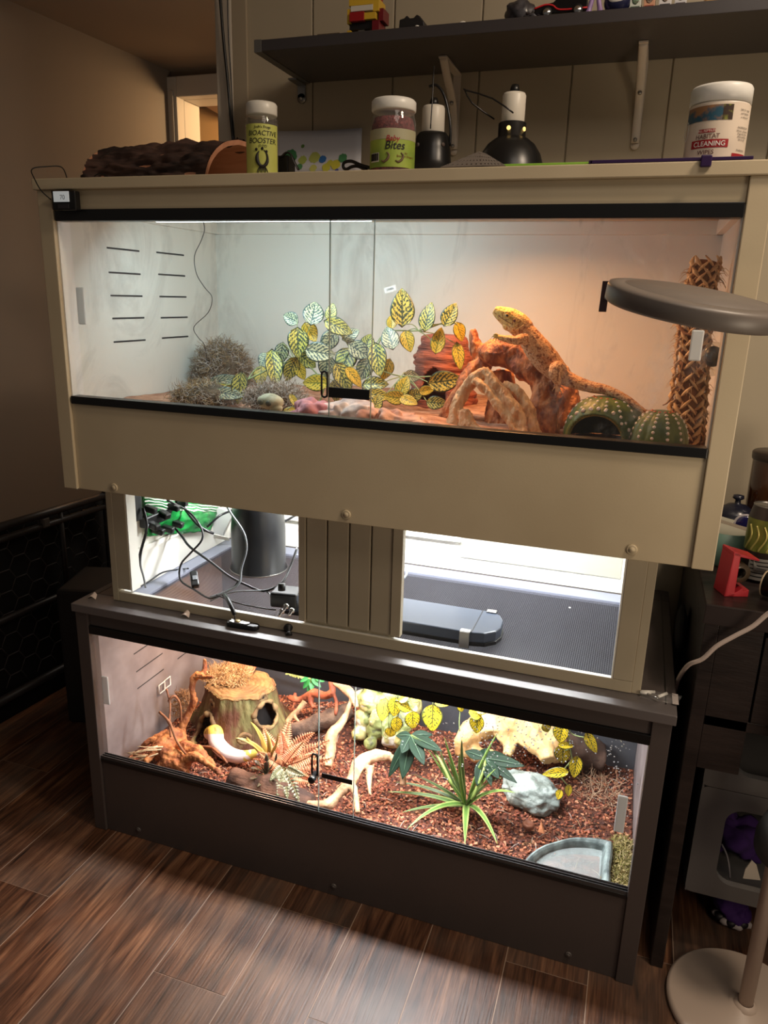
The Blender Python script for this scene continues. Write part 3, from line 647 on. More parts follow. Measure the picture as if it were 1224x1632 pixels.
# wipes tub, oval, standing on the purple tray
c = (.5535, .042, ZT+.0052); rx, h = .0395, .097
t = thing('wipes_tub', 'white tub of cleaning wipes with a red and white label near the right', 'tub', c)
MB().lathe([(.0001, 0), (rx*.95, 0), (rx, .004), (rx, h*.74), (rx*.97, h*.77), (.0001, h*.77)], c, 56).build('tub_body', mat('tub_white', (224, 214, 200), .35), t)
MB().lathe([(rx*.95, h*.77), (rx*1.02, h*.775), (rx*1.02, h*.965), (rx*.97, h), (.0001, h)], c, 56).build('lid', M_white, t)
ac = ang2cam(c[0], c[1]); r = rx+.0006
wrap(t, c, r, .002, .072, ac-1.9, ac+1.7, mat('wipes_label', (222, 206, 188), .5))
wrap(t, c, r+.0003, .050, .069, ac-1.3, ac+.45, mat('photo_strip', (46, 84, 104), .4, c2=(150, 110, 76), nscale=45, thr=(.42, .52)), 'photo_strip')
wrap(t, c, r+.0004, .050, .069, ac+.12, ac+.45, mat('photo_strip2', (60, 44, 34), .4, c2=(136, 140, 60), nscale=70, thr=(.5, .6)), 'photo_strip')
wrap(t, c, r+.0004, .035, .0395, ac-.60, ac-.04, mat('red_ink2', (160, 26, 34), .5), 'red_bar'); wrap(t, c, r+.0004, .016, .0262, ac-.84, ac+.42, MATS['red_ink2'], 'red_bar')
for txt, sz, z, a, m_ in (('ALL REPTILES', .0040, .0360, -.32, 'p'), ('HABITAT', .0080, .0275, -.28, 'k'), ('CLEANING', .0088, .0180, -.20, 'w'), ('WIPES', .0080, .0075, -.28, 'k')):
    mm = {'p': mat('pale_ink', (230, 200, 190), .5), 'k': mat('umber_ink', (90, 50, 46), .5), 'w': mat('white_ink', (240, 236, 230), .5)}[m_]
    link('lettering', text_mesh(txt, sz, (r+.0009, ac+a, z), T(c), 0, .00008), mm, t, smooth=False)
for i, (txt, z) in enumerate((('Safe for cages', .062), ('and habitats', .0575), ('as directed', .053), ('INGREDIENTS', .040), ('Water, cleansers', .036), ('fragrance free', .0325), ('wipe surfaces', .029), ('let air dry', .0255), ('WARNING', .012))):
    link('small_print', text_mesh(txt, .0034, (r+.0008, ac+.95, z), T(c)), M_ink, t, smooth=False)
wrap(t, c, r+.0004, .003, .009, ac+.6, ac+1.3, MATS['red_ink2'], 'red_bar')
MB().lathe([(.011, 0), (.0118, .0006), (.0126, 0)], V(c)+V((r*math.cos(ac-1.35), r*math.sin(ac-1.35), .042)), 28, R(ac-1.35+PI/2, 'Z') @ R(PI/2, 'X')).build('round_seal', M_white, t)
# purple tray under the tub with its clip
t = thing('purple_tray', 'thin clear tray with purple edges under the wipes tub', 'tray', (.48, .03, ZT))
M_purp = mat('purple_plastic', (50, 28, 72), .35)
B(t, 'sheet', mat('clear_sheet', (190, 180, 190), .2, trans=.5), .392, .60, -.022, .09, ZT+.002, ZT+.003, .0005)
B(t, 'front_edge', M_purp, .390, .60, -.024, -.021, ZT+.0005, ZT+.0048, .0006); B(t, 'side_edge', M_purp, .388, .393, -.024, .09, ZT+.0005, ZT+.0048, .0006)
B(t, 'back_edge', M_purp, .390, .60, .089, .093, ZT+.0005, ZT+.0048, .0006)
B(t, 'tab', M_purp, .535, .549, -.032, -.0252, ZT-.0085, ZT+.0065, .0015)
# dome lamps
def dome_lamp(name, label, c, prof, socket, wire_fn, holes, rh):
    t = thing(name, label, 'lamp', c)
    MB().lathe(prof, c, 56).build('dome', M_blackm, t)
    r_, za, zb = socket
    MB().lathe([(r_*.9, za-.004), (r_, za), (r_, zb-.004), (r_*.9, zb), (.0001, zb)], c, 36).build('ceramic_socket', mat('porcelain', (226, 220, 208), .4), t)
    MB().lathe([(.0001, zb-.002), (.009, zb-.002), (.008, zb+.008), (.006, zb+.014), (.0001, zb+.015)], c, 20).build('cord_grip', M_black, t)
    for a, z in holes:
        aa = ang2cam(c[0], c[1])+a
        MB().lathe([(.0001, .0012), (.0036, .001), (.0036, -.001)], V(c)+V((rh*math.cos(aa), rh*math.sin(aa), z)), 16, R(aa+PI/2, 'Z') @ R(PI/2, 'X')).build('vent_hole', mat('vent_glow', (255, 214, 120), emit=(255, 206, 120), estr=1.6) if label.startswith('lit') else mat('vent_dull', (96, 84, 80), .6), t)
    wire_fn(t)
    return t
c = (.226, .25, ZT+.001)
def wf(t):
    zc = c[2]
    k = [at(a, b, y=y) for a, b, y in ((818, 180, .215), (785, 157, .22), (741, 144, .23), (753, 165, .245), (788, 190, .26))]
    MB().tube([k[0], k[1], k[2]+V((.002, 0, 0)), k[2], k[3], k[4]], .0015, 6, sub=2).build('wire_hook', M_blackm, t)
dome_lamp('dome_lamp', 'lit wide black dome lamp with a wire hook standing on the tank roof', c,
    [(.064, 0), (.0635, .018), (.0605, .040), (.053, .062), (.042, .078), (.030, .087), (.0245, .090), (.0245, .112), (.0225, .1135), (.0001, .1135)], (.0205, .113, .160), wf, [(-.25, .101), (1.0, .101)], .0247)
c = (.066, .30, ZT+.001)
def wf(t):
    MB().tube([at(686, 205, y=.24), at(689, 160, y=.25), at(691, 118, y=.26), at(692, 106, y=.27)], [.0011, .0013, .0013, .0016], 6).build('hanger_wire', M_blackm, t)
    k = [(684, 138), (696, 136), (707, 150), (714, 175), (718, 205), (717, 233)]
    MB().tube([at(a, b, y=.30) for a, b in k], .0026, 8).build('power_cord', M_black, t)
dome_lamp('dome_lamp', 'unlit small black flared lamp with a white socket beside the pellet jar', c,
    [(.070, 0), (.068, .010), (.054, .034), (.042, .052), (.037, .062), (.035, .084), (.031, .106), (.026, .112), (.0001, .113)], (.0215, .113, .158), wf, [(-.9, .088), (.6, .088)], .0350)
# grey perforated ramp
t = thing('basking_ramp', 'grey perforated plastic ramp wedge lying in front of the dome lamps', 'ramp', (.13, .02, ZT))
A, Bp, C, D = at(702, 262, y=-.02), at(806, 262, y=-.02), at(764, 235, y=.03), at(800, 262, y=.06)
A.z = Bp.z = ZT+.001; C.z = ZT+.030; D.z = ZT+.001
def perf(p0, p1, p2, p3, nu, nv):
    mb = MB(); mb.sheet(lambda u, v: (p0*(1-u)+p1*u)*(1-v)+(p3*(1-u)+p2*u)*v, nu, nv, lambda u, v: not (int(u*nu) % 3 == 1 and int(v*nv) % 3 == 1))
    return mb
M_ramp = mat('ramp_grey', (108, 100, 94), .5)
E0 = at(745, 262, y=-.024); E0.z = ZT+.001
perf(A, A+V((0, .05, 0)), C+V((.002, .035, 0)), C, 18, 12).build('left_slope', M_ramp, t, smooth=False, solid=.0015)
perf(A, E0+V((.025, 0, 0)), C, C, 24, 12).build('front_slope', M_ramp, t, smooth=False, solid=.0015)
perf(E0+V((.025, 0, 0)), Bp, C+V((.012, 0, -.004)), C, 18, 12).build('right_slope', M_ramp, t, smooth=False, solid=.0015)
# green board
tag(MB().box(.262, .392, -.015, .07, ZT, ZT+.0045).build('green_mat', mat('lime_plastic', (138, 190, 66), .4), None, smooth=False, bevel=.0012), 'thin lime green board lying on the roof right of the wide dome lamp', 'board')
# drawing propped on the wall
t = thing('childs_drawing', 'sheet of white paper with green, blue and yellow blots against the wall', 'paper', tuple(at(507, 268, y=.57)))
P4 = [at(436, 275, y=.57), at(575, 275, y=.57), at(577, 204, y=.61), at(436, 209, y=.61)]
nrm = (P4[1]-P4[0]).cross(P4[3]-P4[0]).normalized()
if nrm.y > 0: nrm = -nrm
MB().sheet(lambda u, v: (P4[0]*(1-u)+P4[1]*u)*(1-v)+(P4[3]*(1-u)+P4[2]*u)*v - nrm*.004*math.sin(PI*u), 12, 6).build('sheet', mat('white_paper', (206, 206, 214), .7), t, solid=.0006)
blots = [(463, 246, 12, (66, 132, 84)), (483, 251, 7, (170, 184, 92)), (502, 247, 9, (176, 184, 96)), (515, 250, 6, (50, 108, 176)), (547, 249, 7, (74, 138, 90)), (521, 263, 7, (200, 196, 70)), (536, 259, 8, (204, 196, 66)), (527, 256, 5, (198, 194, 70)), (500, 264, 6, (196, 198, 110)), (478, 262, 5, (80, 140, 90)), (483, 229, 3, (100, 140, 70)), (538, 268, 3, (80, 90, 160))]
for i, (a, b_, s_, c_) in enumerate(blots):
    u = (a-436)/140; v = (272-b_)/68
    p = (P4[0]*(1-u)+P4[1]*u)*(1-v)+(P4[3]*(1-u)+P4[2]*u)*v - nrm*.004*math.sin(PI*u)
    Mx = T(p+nrm*.0012) @ nrm.to_track_quat('Z', 'Y').to_matrix().to_4x4()
    s_ *= .00155
    mb = MB(); mb._add([Mx @ V((s_*math.cos(q*PI/9)*(1+.10*math.sin(q*5+i)), s_*math.sin(q*PI/9)*(1+.10*math.cos(q*3+i)), 0)) for q in range(18)], [tuple(range(18))])
    mb.build('paint_blot', mat('blot%d' % i, c_, .7), t, smooth=False, fix=False)
# black clip box with strap and coiled cord on the roof
t = thing('camera_clip', 'small black box with a bent strap beside the yellow jar', 'clip', tuple(at(452, 272, y=.1)))
p = at(438, 272, y=.1); q = at(459, 247, y=.1)
B(t, 'box', M_black, p.x, q.x, .1, .13, ZT, q.z, .002); MB().blob(at(438, 268, y=.096), .0035, 2).build('steel_ball', M_chrome, t)
MB().tube([at(449, 250, y=.098), at(457, 243, y=.098), at(464, 247, y=.098), at(469, 258, y=.098), at(476, 271, y=.1)], [.004]*5, 8, flat=.4).build('strap', M_black, t)
mb = MB().tube([at(a, b, y=.14) for a, b in ((592, 268), (575, 263), (560, 257), (549, 259), (547, 266), (552, 270), (560, 266), (570, 265), (585, 271))], .0028, 8)
tag(mb.build('coiled_cord', M_black), 'loop of black cord lying left of the pellet jar', 'cord')
# two cords running down the wall corner
for dx, l_ in ((0, 'thicker black cord hanging down the wall corner at the door opening'), (.014, 'thinner black cord beside the thicker one at the wall corner')):
    MBc = MB().tube([at(350+dx*300, -12, y=.60)+V((dx, 0, 0)), at(356, 60, y=.6)+V((dx, 0, 0)), at(363, 130, y=.6)+V((dx*.7, 0, 0)), at(368, 190, y=.598)+V((dx*.4, 0, 0)), at(376, 262, y=.596)+V((dx*.2, 0, 0)), at(378, 290, y=.596)], .0036-dx*.15, 8)
    tag(MBc.build('hanging_cord', M_black), l_, 'cord')

# ================================================================== LEAVES, FIBRES, WOOD (helpers)
def leaf_material(name, base, vein, edge, thr=.5, scale=9, midrib=None, rough=.4):
    if name in MATS: return MATS[name]
    m = bpy.data.materials.new(name); m.use_nodes = True; nt = m.node_tree; N = nt.nodes; L = nt.links; b = N['Principled BSDF']
    b.inputs['Roughness'].default_value = rough; b.inputs['Subsurface Weight'].default_value = 0
    uv = N.new('ShaderNodeUVMap'); sx = N.new('ShaderNodeSeparateXYZ'); L.new(uv.outputs[0], sx.inputs[0])
    oi = N.new('ShaderNodeObjectInfo')
    def mth(op, *a):
        n = N.new('ShaderNodeMath'); n.operation = op
        for i, q in enumerate(a):
            if hasattr(q, 'is_output') or hasattr(q, 'links'): L.new(q, n.inputs[i])
            else: n.inputs[i].default_value = q
        return n.outputs[0]
    au = mth('ABSOLUTE', mth('SUBTRACT', sx.outputs[0], .5))
    # side veins: stripes that lean forward from the midrib, broken up with noise
    nz = N.new('ShaderNodeTexNoise'); nz.inputs['Scale'].default_value = scale; nz.inputs['Detail'].default_value = 2; nz.inputs['Distortion'].default_value = 1.5
    cmb = N.new('ShaderNodeCombineXYZ'); L.new(sx.outputs[0], cmb.inputs[0]); L.new(mth('MULTIPLY', sx.outputs[1], 1.5), cmb.inputs[1]); L.new(oi.outputs['Random'], cmb.inputs[2]); L.new(cmb.outputs[0], nz.inputs['Vector'])
    st = mth('SINE', mth('MULTIPLY', mth('SUBTRACT', sx.outputs[1], mth('MULTIPLY', au, .7)), 44.0))
    blot = mth('ADD', mth('MULTIPLY', st, .10), nz.outputs[0])
    dark = mth('GREATER_THAN', blot, thr)
    edg = mth('GREATER_THAN', au, .44); mid = mth('LESS_THAN', au, .028)
    tot = mth('MINIMUM', mth('ADD', mth('ADD', dark, edg), mid), 1.0)
    mx = N.new('ShaderNodeMix'); mx.data_type = 'RGBA'; L.new(tot, mx.inputs[0]); mx.inputs[6].default_value = (*s2l(base), 1); mx.inputs[7].default_value = (*s2l(vein), 1)
    L.new(mx.outputs[2], b.inputs['Base Color']); MATS[name] = m; return m
def leaf_mesh(kind='heart', curl=.18, seed=0):
    """unit leaf: base at the origin, tip along +y, face along +z, width 1"""
    rnd = random.Random(seed); mb = MB(); nu, nv = 8, 12; c1 = rnd.uniform(-.25, .25); c2 = rnd.uniform(-curl, curl)
    def f(u, v):
        if kind == 'heart': wd = .5*(math.sin(PI*min(1, v*1.0)**.72))**.75*(1-.0*v)
        elif kind == 'blade': wd = .5*(1-v)**.6*min(1, (v*5+.4))
        else: wd = .5*math.sin(PI*(v**.85))**.9
        x = (u-.5)*2*wd; y = v-(.10*(1-v)*(abs(u-.5)*2)**1.5*0 if kind != 'heart' else .10*(1-v)**3*(1-abs(abs(u-.5)*2-.55)))
        z = curl*(abs(x)*1.0)**1.2*1.2 - abs(c1)*v*v*.6 + c2*x
        return V((x, y, z))
    mb.sheet(f, nu, nv); return mb.mesh('leaf')
def leaf_matrix(base, tip, width, face, twist=0):
    y = (tip-base); L_ = y.length; y.normalize(); z = (face-y*face.dot(y)).normalized(); x = y.cross(z)
    m = Matrix(((x.x, y.x, z.x, 0), (x.y, y.y, z.y, 0), (x.z, y.z, z.z, 0), (0, 0, 0, 1)))
    return T(base) @ m @ R(twist, 'Y') @ Matrix.Diagonal((width, L_, width, 1))
HEARTS = None
def px_leaf(parent, cx, cy, Lp, Wp, ang, y, m, meshes, tilt=None, name='leaf', label=None):
    """leaf whose middle stands at depth y; ang = image direction of its tip, degrees clockwise from up"""
    c = at(cx, cy, y=y); dist = (c-CAM).dot(fw); s = dist/FPX; a = math.radians(ang)
    dr = rt*math.sin(a)+up*math.cos(a); tl = random.uniform(-.35, .35) if tilt is None else tilt
    dr3 = (dr - fw*math.sin(tl)).normalized(); face = (CAM-c).normalized()+rt*random.uniform(-.35, .35)+up*random.uniform(-.1, .45)
    L_ = Lp*s; b0 = c-dr3*L_/2; t0 = c+dr3*L_/2
    me = random.choice(meshes).copy(); me.transform(leaf_matrix(b0, t0, Wp*s, face))
    o = link(name, me, m, parent, smooth=True, label=label)
    o.modifiers.new('solid', 'SOLIDIFY').thickness = .0005
    return b0
def stem(parent, pts, r, m, name='stem', seg=6):
    return MB().tube(pts, r, seg).build(name, m, parent)
def fibres(mb, n, posf, ln=.03, r=.0006, curl=1.0, cols=None):
    for k in range(n):
        p, nr = posf(); d = (nr*.35+V((random.uniform(-1, 1), random.uniform(-1, 1), random.uniform(-.7, .7)))).normalized()
        pts = [p]; q = random.uniform(.5, 1)
        for j in range(4):
            d = (d+V((random.uniform(-1, 1), random.uniform(-1, 1), random.uniform(-1, 1)))*curl*.7).normalized(); pts.append(pts[-1]+d*ln*q/4)
        mb.col = random.choice(cols) if cols else None
        mb.tube(pts, [r, r, r*.9, r*.7, r*.4], 3, sub=2, cap=False)
    mb.col = None
def blob_surface(c, rad):
    c = V(c); rad = V(rad)
    def f():
        while True:
            d = V((random.gauss(0, 1), random.gauss(0, 1), random.gauss(0, 1))).normalized()
            if d.z > -.25: break
        return c+V((d.x*rad.x, d.y*rad.y, d.z*rad.z))*random.uniform(.92, 1.05), d
    return f
def wood(name, chains, label, cat, m, vox=.0028, noi=.0022, nsc=55, stretch=(1, 1, .5), colf=None, loc=None, extra=None, group=None, parent=None, sub=4, ridge=.06):
    mb = MB()
    for pts, r in chains: mb.tube(pts, r, 10, sub=sub, noi=.22, nsc=28, ridge=ridge)
    for e_ in (extra or []): mb.blob(*e_)
    me = remesh(mb, vox, 1, noi, nsc, stretch, colf)
    o = link(name, me, m, parent)
    if label: tag(o, label, cat, group)
    return o
def px(ls, y=None, z=None):
    out = []
    for q in ls: out.append(at(q[0], q[1], y=q[2] if len(q) > 2 else y, z=z))
    return out

# ================================================================== INSIDE THE UPPER TANK
M_soil = mat('reptile_soil', (196, 150, 120), .9, c2=(150, 104, 80), nscale=40, bump=1, bscale=90)
def h_up(x, y): return .992+.018*y/.57+.010*noise.noise(V((x*6, y*6, 4)))+.003*noise.noise(V((x*30, y*30, 1)))+(.018*math.exp(-((x-.12)**2/.02+(y-.10)**2/.008)))
mb = MB(); mb.sheet(lambda u, v: V((-.575+1.19*u, .008+.563*v, h_up(-.575+1.19*u, .008+.563*v))), 110, 60)
tag(mb.build('soil_bed', M_soil), 'pinkish tan soil and rubble bed inside the cream tank', 'soil', kind='stuff')
# pale rubble at the front
def rock(name, label, c, rad, m, noi=.25, nsc=14, seed=1, group=None, rot=0, sub=4):
    o = MB().blob(c, rad, sub, noi, nsc, seed, R(rot, 'Z')).build(name, m); tag(o, label, 'rock', group); return o
M_rub = mat('pale_rubble', (216, 176, 156), .8, c2=(170, 120, 100), nscale=25, bump=.8, bscale=60)
M_rub2 = mat('white_rubble', (226, 216, 210), .8, c2=(186, 170, 166), nscale=25, bump=.8, bscale=60)
M_pink = mat('pink_rock', (206, 150, 156), .8, c2=(170, 112, 122), nscale=25, bump=.6)
for i, (x_, y_, rx_, h_, m_, lab) in enumerate(((545, 662, 42, 27, M_rub2, 'white crumpled rock under the black lock of the upper tank'), (497, 652, 30, 20, M_pink, 'pink rock beside the moss at the front of the upper tank'), (628, 668, 40, 18, M_rub, 'tan flattened rock right of the white rock in the upper tank'), (680, 678, 28, 16, M_rub, 'small tan rock left of the pale driftwood in the upper tank'), (590, 655, 20, 12, M_rub, 'pinkish rock between the white rock and the flat tan rock'), (700, 690, 20, 9, M_rub, 'low orange rock at the glass under the pale driftwood'))):
    yy = .075; c = at(x_, y_+6, y=yy); s = (c-CAM).dot(fw)/FPX
    rock('rock', lab, c+V((0, 0, -.002)), (rx_*s*1.0, .035, h_*s*1.15), m_, .75, 30, i*3+1, sub=5)
# moss: hide mound at the back and loose wigs at the front
M_moss = mat('dry_moss', (255, 255, 255), .85, vcol=True)
GREY = [lin(190, 184, 176), lin(166, 156, 144), lin(140, 124, 106), lin(206, 200, 190), lin(122, 104, 80)]
TAN = [lin(170, 144, 104), lin(140, 116, 80), lin(190, 166, 126), lin(116, 92, 60)]
def moss(name, label, c, rad, n, cols, ln=.03, r=.0006, core=(96, 80, 60), group=None):
    t = thing(name, label, 'moss', c)
    rad = V(rad); MB().blob(c, rad*.9, 4, .35, 16, n % 17).build('core', mat('moss_core%d' % sum(core), core, .95, c2=(70, 60, 44), nscale=60, bump=1, bscale=120), t)
    mb = MB(); fibres(mb, n, blob_surface(c, rad), ln, r, 1.2, cols); mb.build('strands', M_moss, t, kind='stuff', fix=False); return t
c = at(356, 590, y=.45); moss('moss_hide', 'tall grey brown moss mound in the back left corner of the upper tank', c-V((0, 0, .02)), (.070, .06, .085), 2600, GREY+TAN, .035, .0007)
c = at(330, 634, y=.20); moss('moss_clump', 'low brown moss clump at the left front of the upper tank', c, (.075, .06, .030), 900, TAN+GREY[:2], .03, .0006)
c = at(438, 640, y=.16); moss('moss_clump', 'curly grey moss clump in front of the vine in the upper tank', c, (.06, .05, .034), 1300, GREY, .03, .0006)
# small pale skull ornament
t = thing('skull_ornament', 'small pale cream skull ornament beside the grey moss at the glass', 'ornament', at(433, 650, y=.05))
M_sk = mat('pale_bone', (196, 200, 172), .6, c2=(150, 150, 120), nscale=60)
c = at(430, 640, y=.06); s = .0011
mb = MB(); mb.blob(c, (24*s, .02, 14*s), 3, .12, 30); mb.blob(c+V((12*s, -.004, -10*s)), (12*s, .012, 8*s), 3, .2, 40); me = remesh(mb, .0016, 2); link('skull', me, M_sk, t)
for dx, dz in ((-9, 0), (6, -1)): MB().blob(c+V((dx*s, -.0185, dz*s)), (5.5*s, .004, 5*s), 2).build('eye_socket', mat('socket_dark', (80, 84, 70), .8), t)
for k in range(5): MB().blob(c+V(((4+k*4)*s, -.014, -16*s)), (1.6*s, .003, 3*s), 2).build('tooth', M_sk, t)
# thin probe wire hanging on the left side wall
mb = MB().tube([at(a, b, y=y) for a, b, y in ((323, 350, .30), (326, 366, .30), (320, 385, .32), (310, 408, .33), (313, 436, .33), (326, 458, .35), (338, 474, .36), (332, 498, .36), (309, 521, .36), (316, 538, .38), (326, 550, .40), (330, 580, .40))], .0009, 6)
tag(mb.build('probe_wire', M_black), 'thin wavy dark wire hanging down the left end of the upper tank', 'wire')

# red layered cave behind the vine
t = thing('rock_cave', 'red layered rock cave with an arched opening behind the leaves', 'rock', at(705, 640, y=.40))
M_red = mat('red_strata', (184, 104, 78), .75, c2=(112, 66, 58), nscale=14, bump=1, bscale=50, stretch=(1, 1, 6))
c = at(704, 610, y=.42); zb = 1.0; cz = at(704, 528, y=.42).z-zb; s = (c-CAM).dot(fw)/FPX
mb = MB()
def cave(u, v):
    a = 2*PI*u; r_ = (54-20*v)*s*(1+.16*noise.noise(V((math.cos(a)*2, math.sin(a)*2, v*4)))+.10*noise.noise(V((math.cos(a)*1.5, math.sin(a)*1.5, v*22)))+.05*noise.noise(V((math.cos(a)*8, math.sin(a)*8, v*12)))); r_ *= (1 if v < .93 else (1-v)/.07)
    return V((c.x+r_*math.cos(a), c.y+r_*.7*math.sin(a), zb+cz*min(v, .95)))
def caveh(u, v): a = 2*PI*u; dx = math.cos(a)*1.0+.12; return not (math.sin(a) < 0 and abs(dx) < .42*math.sqrt(max(0, 1-(max(v-.18, 0)/.36)**2)) and .10 < v < .54)
mb.sheet(cave, 96, 48, caveh); mb.build('shell', M_red, t, solid=.004)

# variegated vine
M_var = leaf_material('variegated_leaf', (204, 196, 96), (52, 72, 56), None, .50, 9)
M_var2 = leaf_material('variegated_leaf_yellow', (214, 184, 66), (96, 104, 44), None, .56, 9)
M_var3 = leaf_material('variegated_leaf_pale', (200, 204, 164), (62, 84, 82), None, .50, 9)
LV = [leaf_mesh('heart', .2, k) for k in range(4)]
M_stem = mat('pale_stem', (150, 166, 110), .5)
vine = thing('artificial_vine', 'artificial vine with variegated yellow and dark green leaves in the upper tank', 'plant', at(560, 640, y=.28))
LEAVES = [  # cx, cy, length, width, tip angle, depth, kind
 (641, 488, 56, 40, 0, .28, 0), (682, 503, 44, 30, 12, .28, 0), (718, 500, 38, 27, 28, .28, 0), (624, 512, 22, 18, 0, .3, 1), (621, 537, 40, 30, -15, .27, 2), (650, 545, 34, 24, 165, .28, 1),
 (699, 541, 40, 24, 12, .29, 1), (731, 569, 42, 20, 172, .30, 1), (711, 607, 52, 34, 82, .24, 0), (733, 530, 30, 22, 160, .3, 1), (643, 614, 32, 27, 25, .24, 1), (627, 633, 34, 24, -80, .22, 1), (652, 639, 30, 20, 110, .22, 1),
 (681, 622, 24, 16, 80, .25, 1), (697, 642, 32, 22, 95, .24, 0), (664, 628, 28, 22, 60, .25, 0),
 (500, 497, 42, 34, 10, .30, 2), (462, 507, 28, 22, -60, .30, 2), (528, 496, 28, 20, 12, .29, 0), (541, 522, 46, 28, 112, .27, 0), (475, 548, 46, 36, 178, .26, 0), (512, 562, 46, 32, 100, .25, 2),
 (437, 588, 58, 32, 172, .24, 0), (463, 590, 40, 26, 205, .26, 0), (501, 610, 44, 28, -85, .24, 1), (479, 592, 30, 20, 155, .27, 1), (415, 600, 32, 24, 185, .26, 1), (602, 575, 54, 32, 172, .25, 0),
 (575, 560, 40, 30, 120, .28, 2), (550, 577, 46, 36, 200, .28, 0), (548, 603, 48, 34, 150, .26, 0), (565, 602, 38, 22, 140, .22, 1), (600, 612, 40, 26, 92, .25, 0), (605, 630, 40, 22, 100, .23, 0), (600, 640, 26, 22, 20, .22, 0),
 (381, 620, 48, 26, 188, .18, 0), (357, 606, 50, 20, 82, .22, 2), (340, 625, 62, 24, -100, .19, 1), (366, 628, 46, 22, 100, .17, 2), (469, 640, 26, 12, 150, .10, 1), (499, 651, 27, 20, 40, .09, 0), (466, 654, 26, 13, 85, .09, 1),
 (523, 545, 38, 28, 220, .29, 2), (495, 530, 34, 26, 150, .31, 1), (560, 533, 30, 22, 60, .30, 2), (586, 545, 32, 24, 20, .30, 0), (520, 585, 36, 28, 190, .29, 2), (535, 625, 34, 24, 170, .27, 0), (580, 590, 36, 28, 210, .28, 2), (490, 575, 34, 26, 130, .29, 0),
 (448, 565, 34, 24, 190, .28, 2), (420, 575, 26, 20, 200, .28, 2), (588, 620, 30, 22, 180, .27, 2), (615, 590, 34, 24, 200, .29, 1), (658, 600, 26, 20, 100, .3, 2)]
hubs = [at(a, b, y=y) for a, b, y in ((515, 610, .30), (590, 590, .29), (560, 560, .30), (640, 600, .27), (470, 575, .28), (380, 612, .22), (668, 528, .29), (480, 650, .1), (612, 535, .29), (395, 605, .23))]
for l in LEAVES:
    b0 = px_leaf(vine, *l[:5], l[5], (M_var, M_var2, M_var3)[l[6]], LV)
    h = min(hubs, key=lambda q: (q-b0).length)
    if (h-b0).length > .004: stem(vine, [h, (h+b0)/2+V((random.uniform(-.004, .004), .004, .006)), b0], [.0012, .0010, .0008], M_stem)
stem(vine, [hubs[0], hubs[2], hubs[1], at(612, 532, y=.29), at(668, 527, y=.29), at(716, 512, y=.29), at(730, 520, y=.3)], .0015, M_stem)
stem(vine, [at(505, 650, y=.28), hubs[0], hubs[4], hubs[9], hubs[5], at(320, 622, y=.2)], .0017, M_stem)
stem(vine, [at(600, 640, y=.28), hubs[1], hubs[3], at(690, 600, y=.25)], .0015, M_stem)
t = thing('price_tag', 'small white printed tag behind the tallest leaf', 'tag', at(622, 460, y=.4))
c = at(622, 461, y=.42); Mx = T(c) @ R(PI/2, 'X') @ R(.28, 'Z')
MB().box(-.014, .014, -.006, .006, 0, .0008, Mx).build('card', mat('tag_white', (226, 226, 222), .5), t, smooth=False)
link('lettering', text_mesh('19486', .007, M=Mx @ T((0, -.002, .0012))), M_ink, t, smooth=False)

# driftwood under the lizard
M_dw = mat('orange_driftwood', (214, 140, 86), .6, c2=(128, 66, 38), nscale=50, bump=1, bscale=190, stretch=(1, 1, .6), thr=(.38, .62))
M_pw = mat('pale_driftwood', (232, 192, 146), .65, c2=(196, 144, 98), nscale=80, bump=1, bscale=240, stretch=(1, 1, .35), thr=(.46, .64))
S1 = .00118
wood('driftwood', [
    (px([(753, 524), (757, 545), (764, 562), (785, 560)], .27), [.006, .011, .016, .022]),
    (px([(768, 562, .25), (792, 562, .24), (820, 566, .24), (846, 586, .23), (866, 608, .22), (870, 632, .2), (870, 662, .18), (872, 700, .17)]), [.018, .026, .030, .027, .026, .024, .024, .026]),
    (px([(778, 575, .26), (750, 596, .25), (722, 640, .24), (700, 690, .24)]), [.018, .015, .014, .014]),
    (px([(880, 640, .25), (905, 622, .27), (908, 655, .26), (893, 700, .25)]), [.016, .018, .022, .026]),
    (px([(800, 590, .27), (800, 640, .27), (800, 700, .27)]), [.02, .03, .034])],
    'large orange driftwood trunk the bearded dragon lies on', 'driftwood', M_dw, noi=.0034, nsc=80, extra=[(at(818, 559, y=.225), .012, 2)])
wood('driftwood', [
    (px([(772, 590, .15), (790, 613, .14), (811, 640, .13), (826, 664, .12), (836, 696, .11)]), [.0095, .0120, .0120, .0115, .0110]),
    (px([(757, 606, .14), (775, 622, .13), (800, 655, .12), (826, 694, .10)]), [.009, .009, .009, .008]),
    (px([(803, 612, .16), (826, 627, .15), (842, 655, .14), (852, 694, .13)]), [.008, .011, .012, .010]),
    (px([(776, 592, .15), (757, 604, .15), (738, 628, .15), (724, 655, .14), (722, 696, .13)]), [.010, .011, .012, .013, .014]),
    (px([(738, 655, .14), (745, 680, .13), (770, 700, .12)]), [.013, .016, .018])],
    'pale gnarled driftwood with three thin branches leaning to the glass', 'driftwood', M_pw, vox=.0021, noi=.0022, nsc=110)

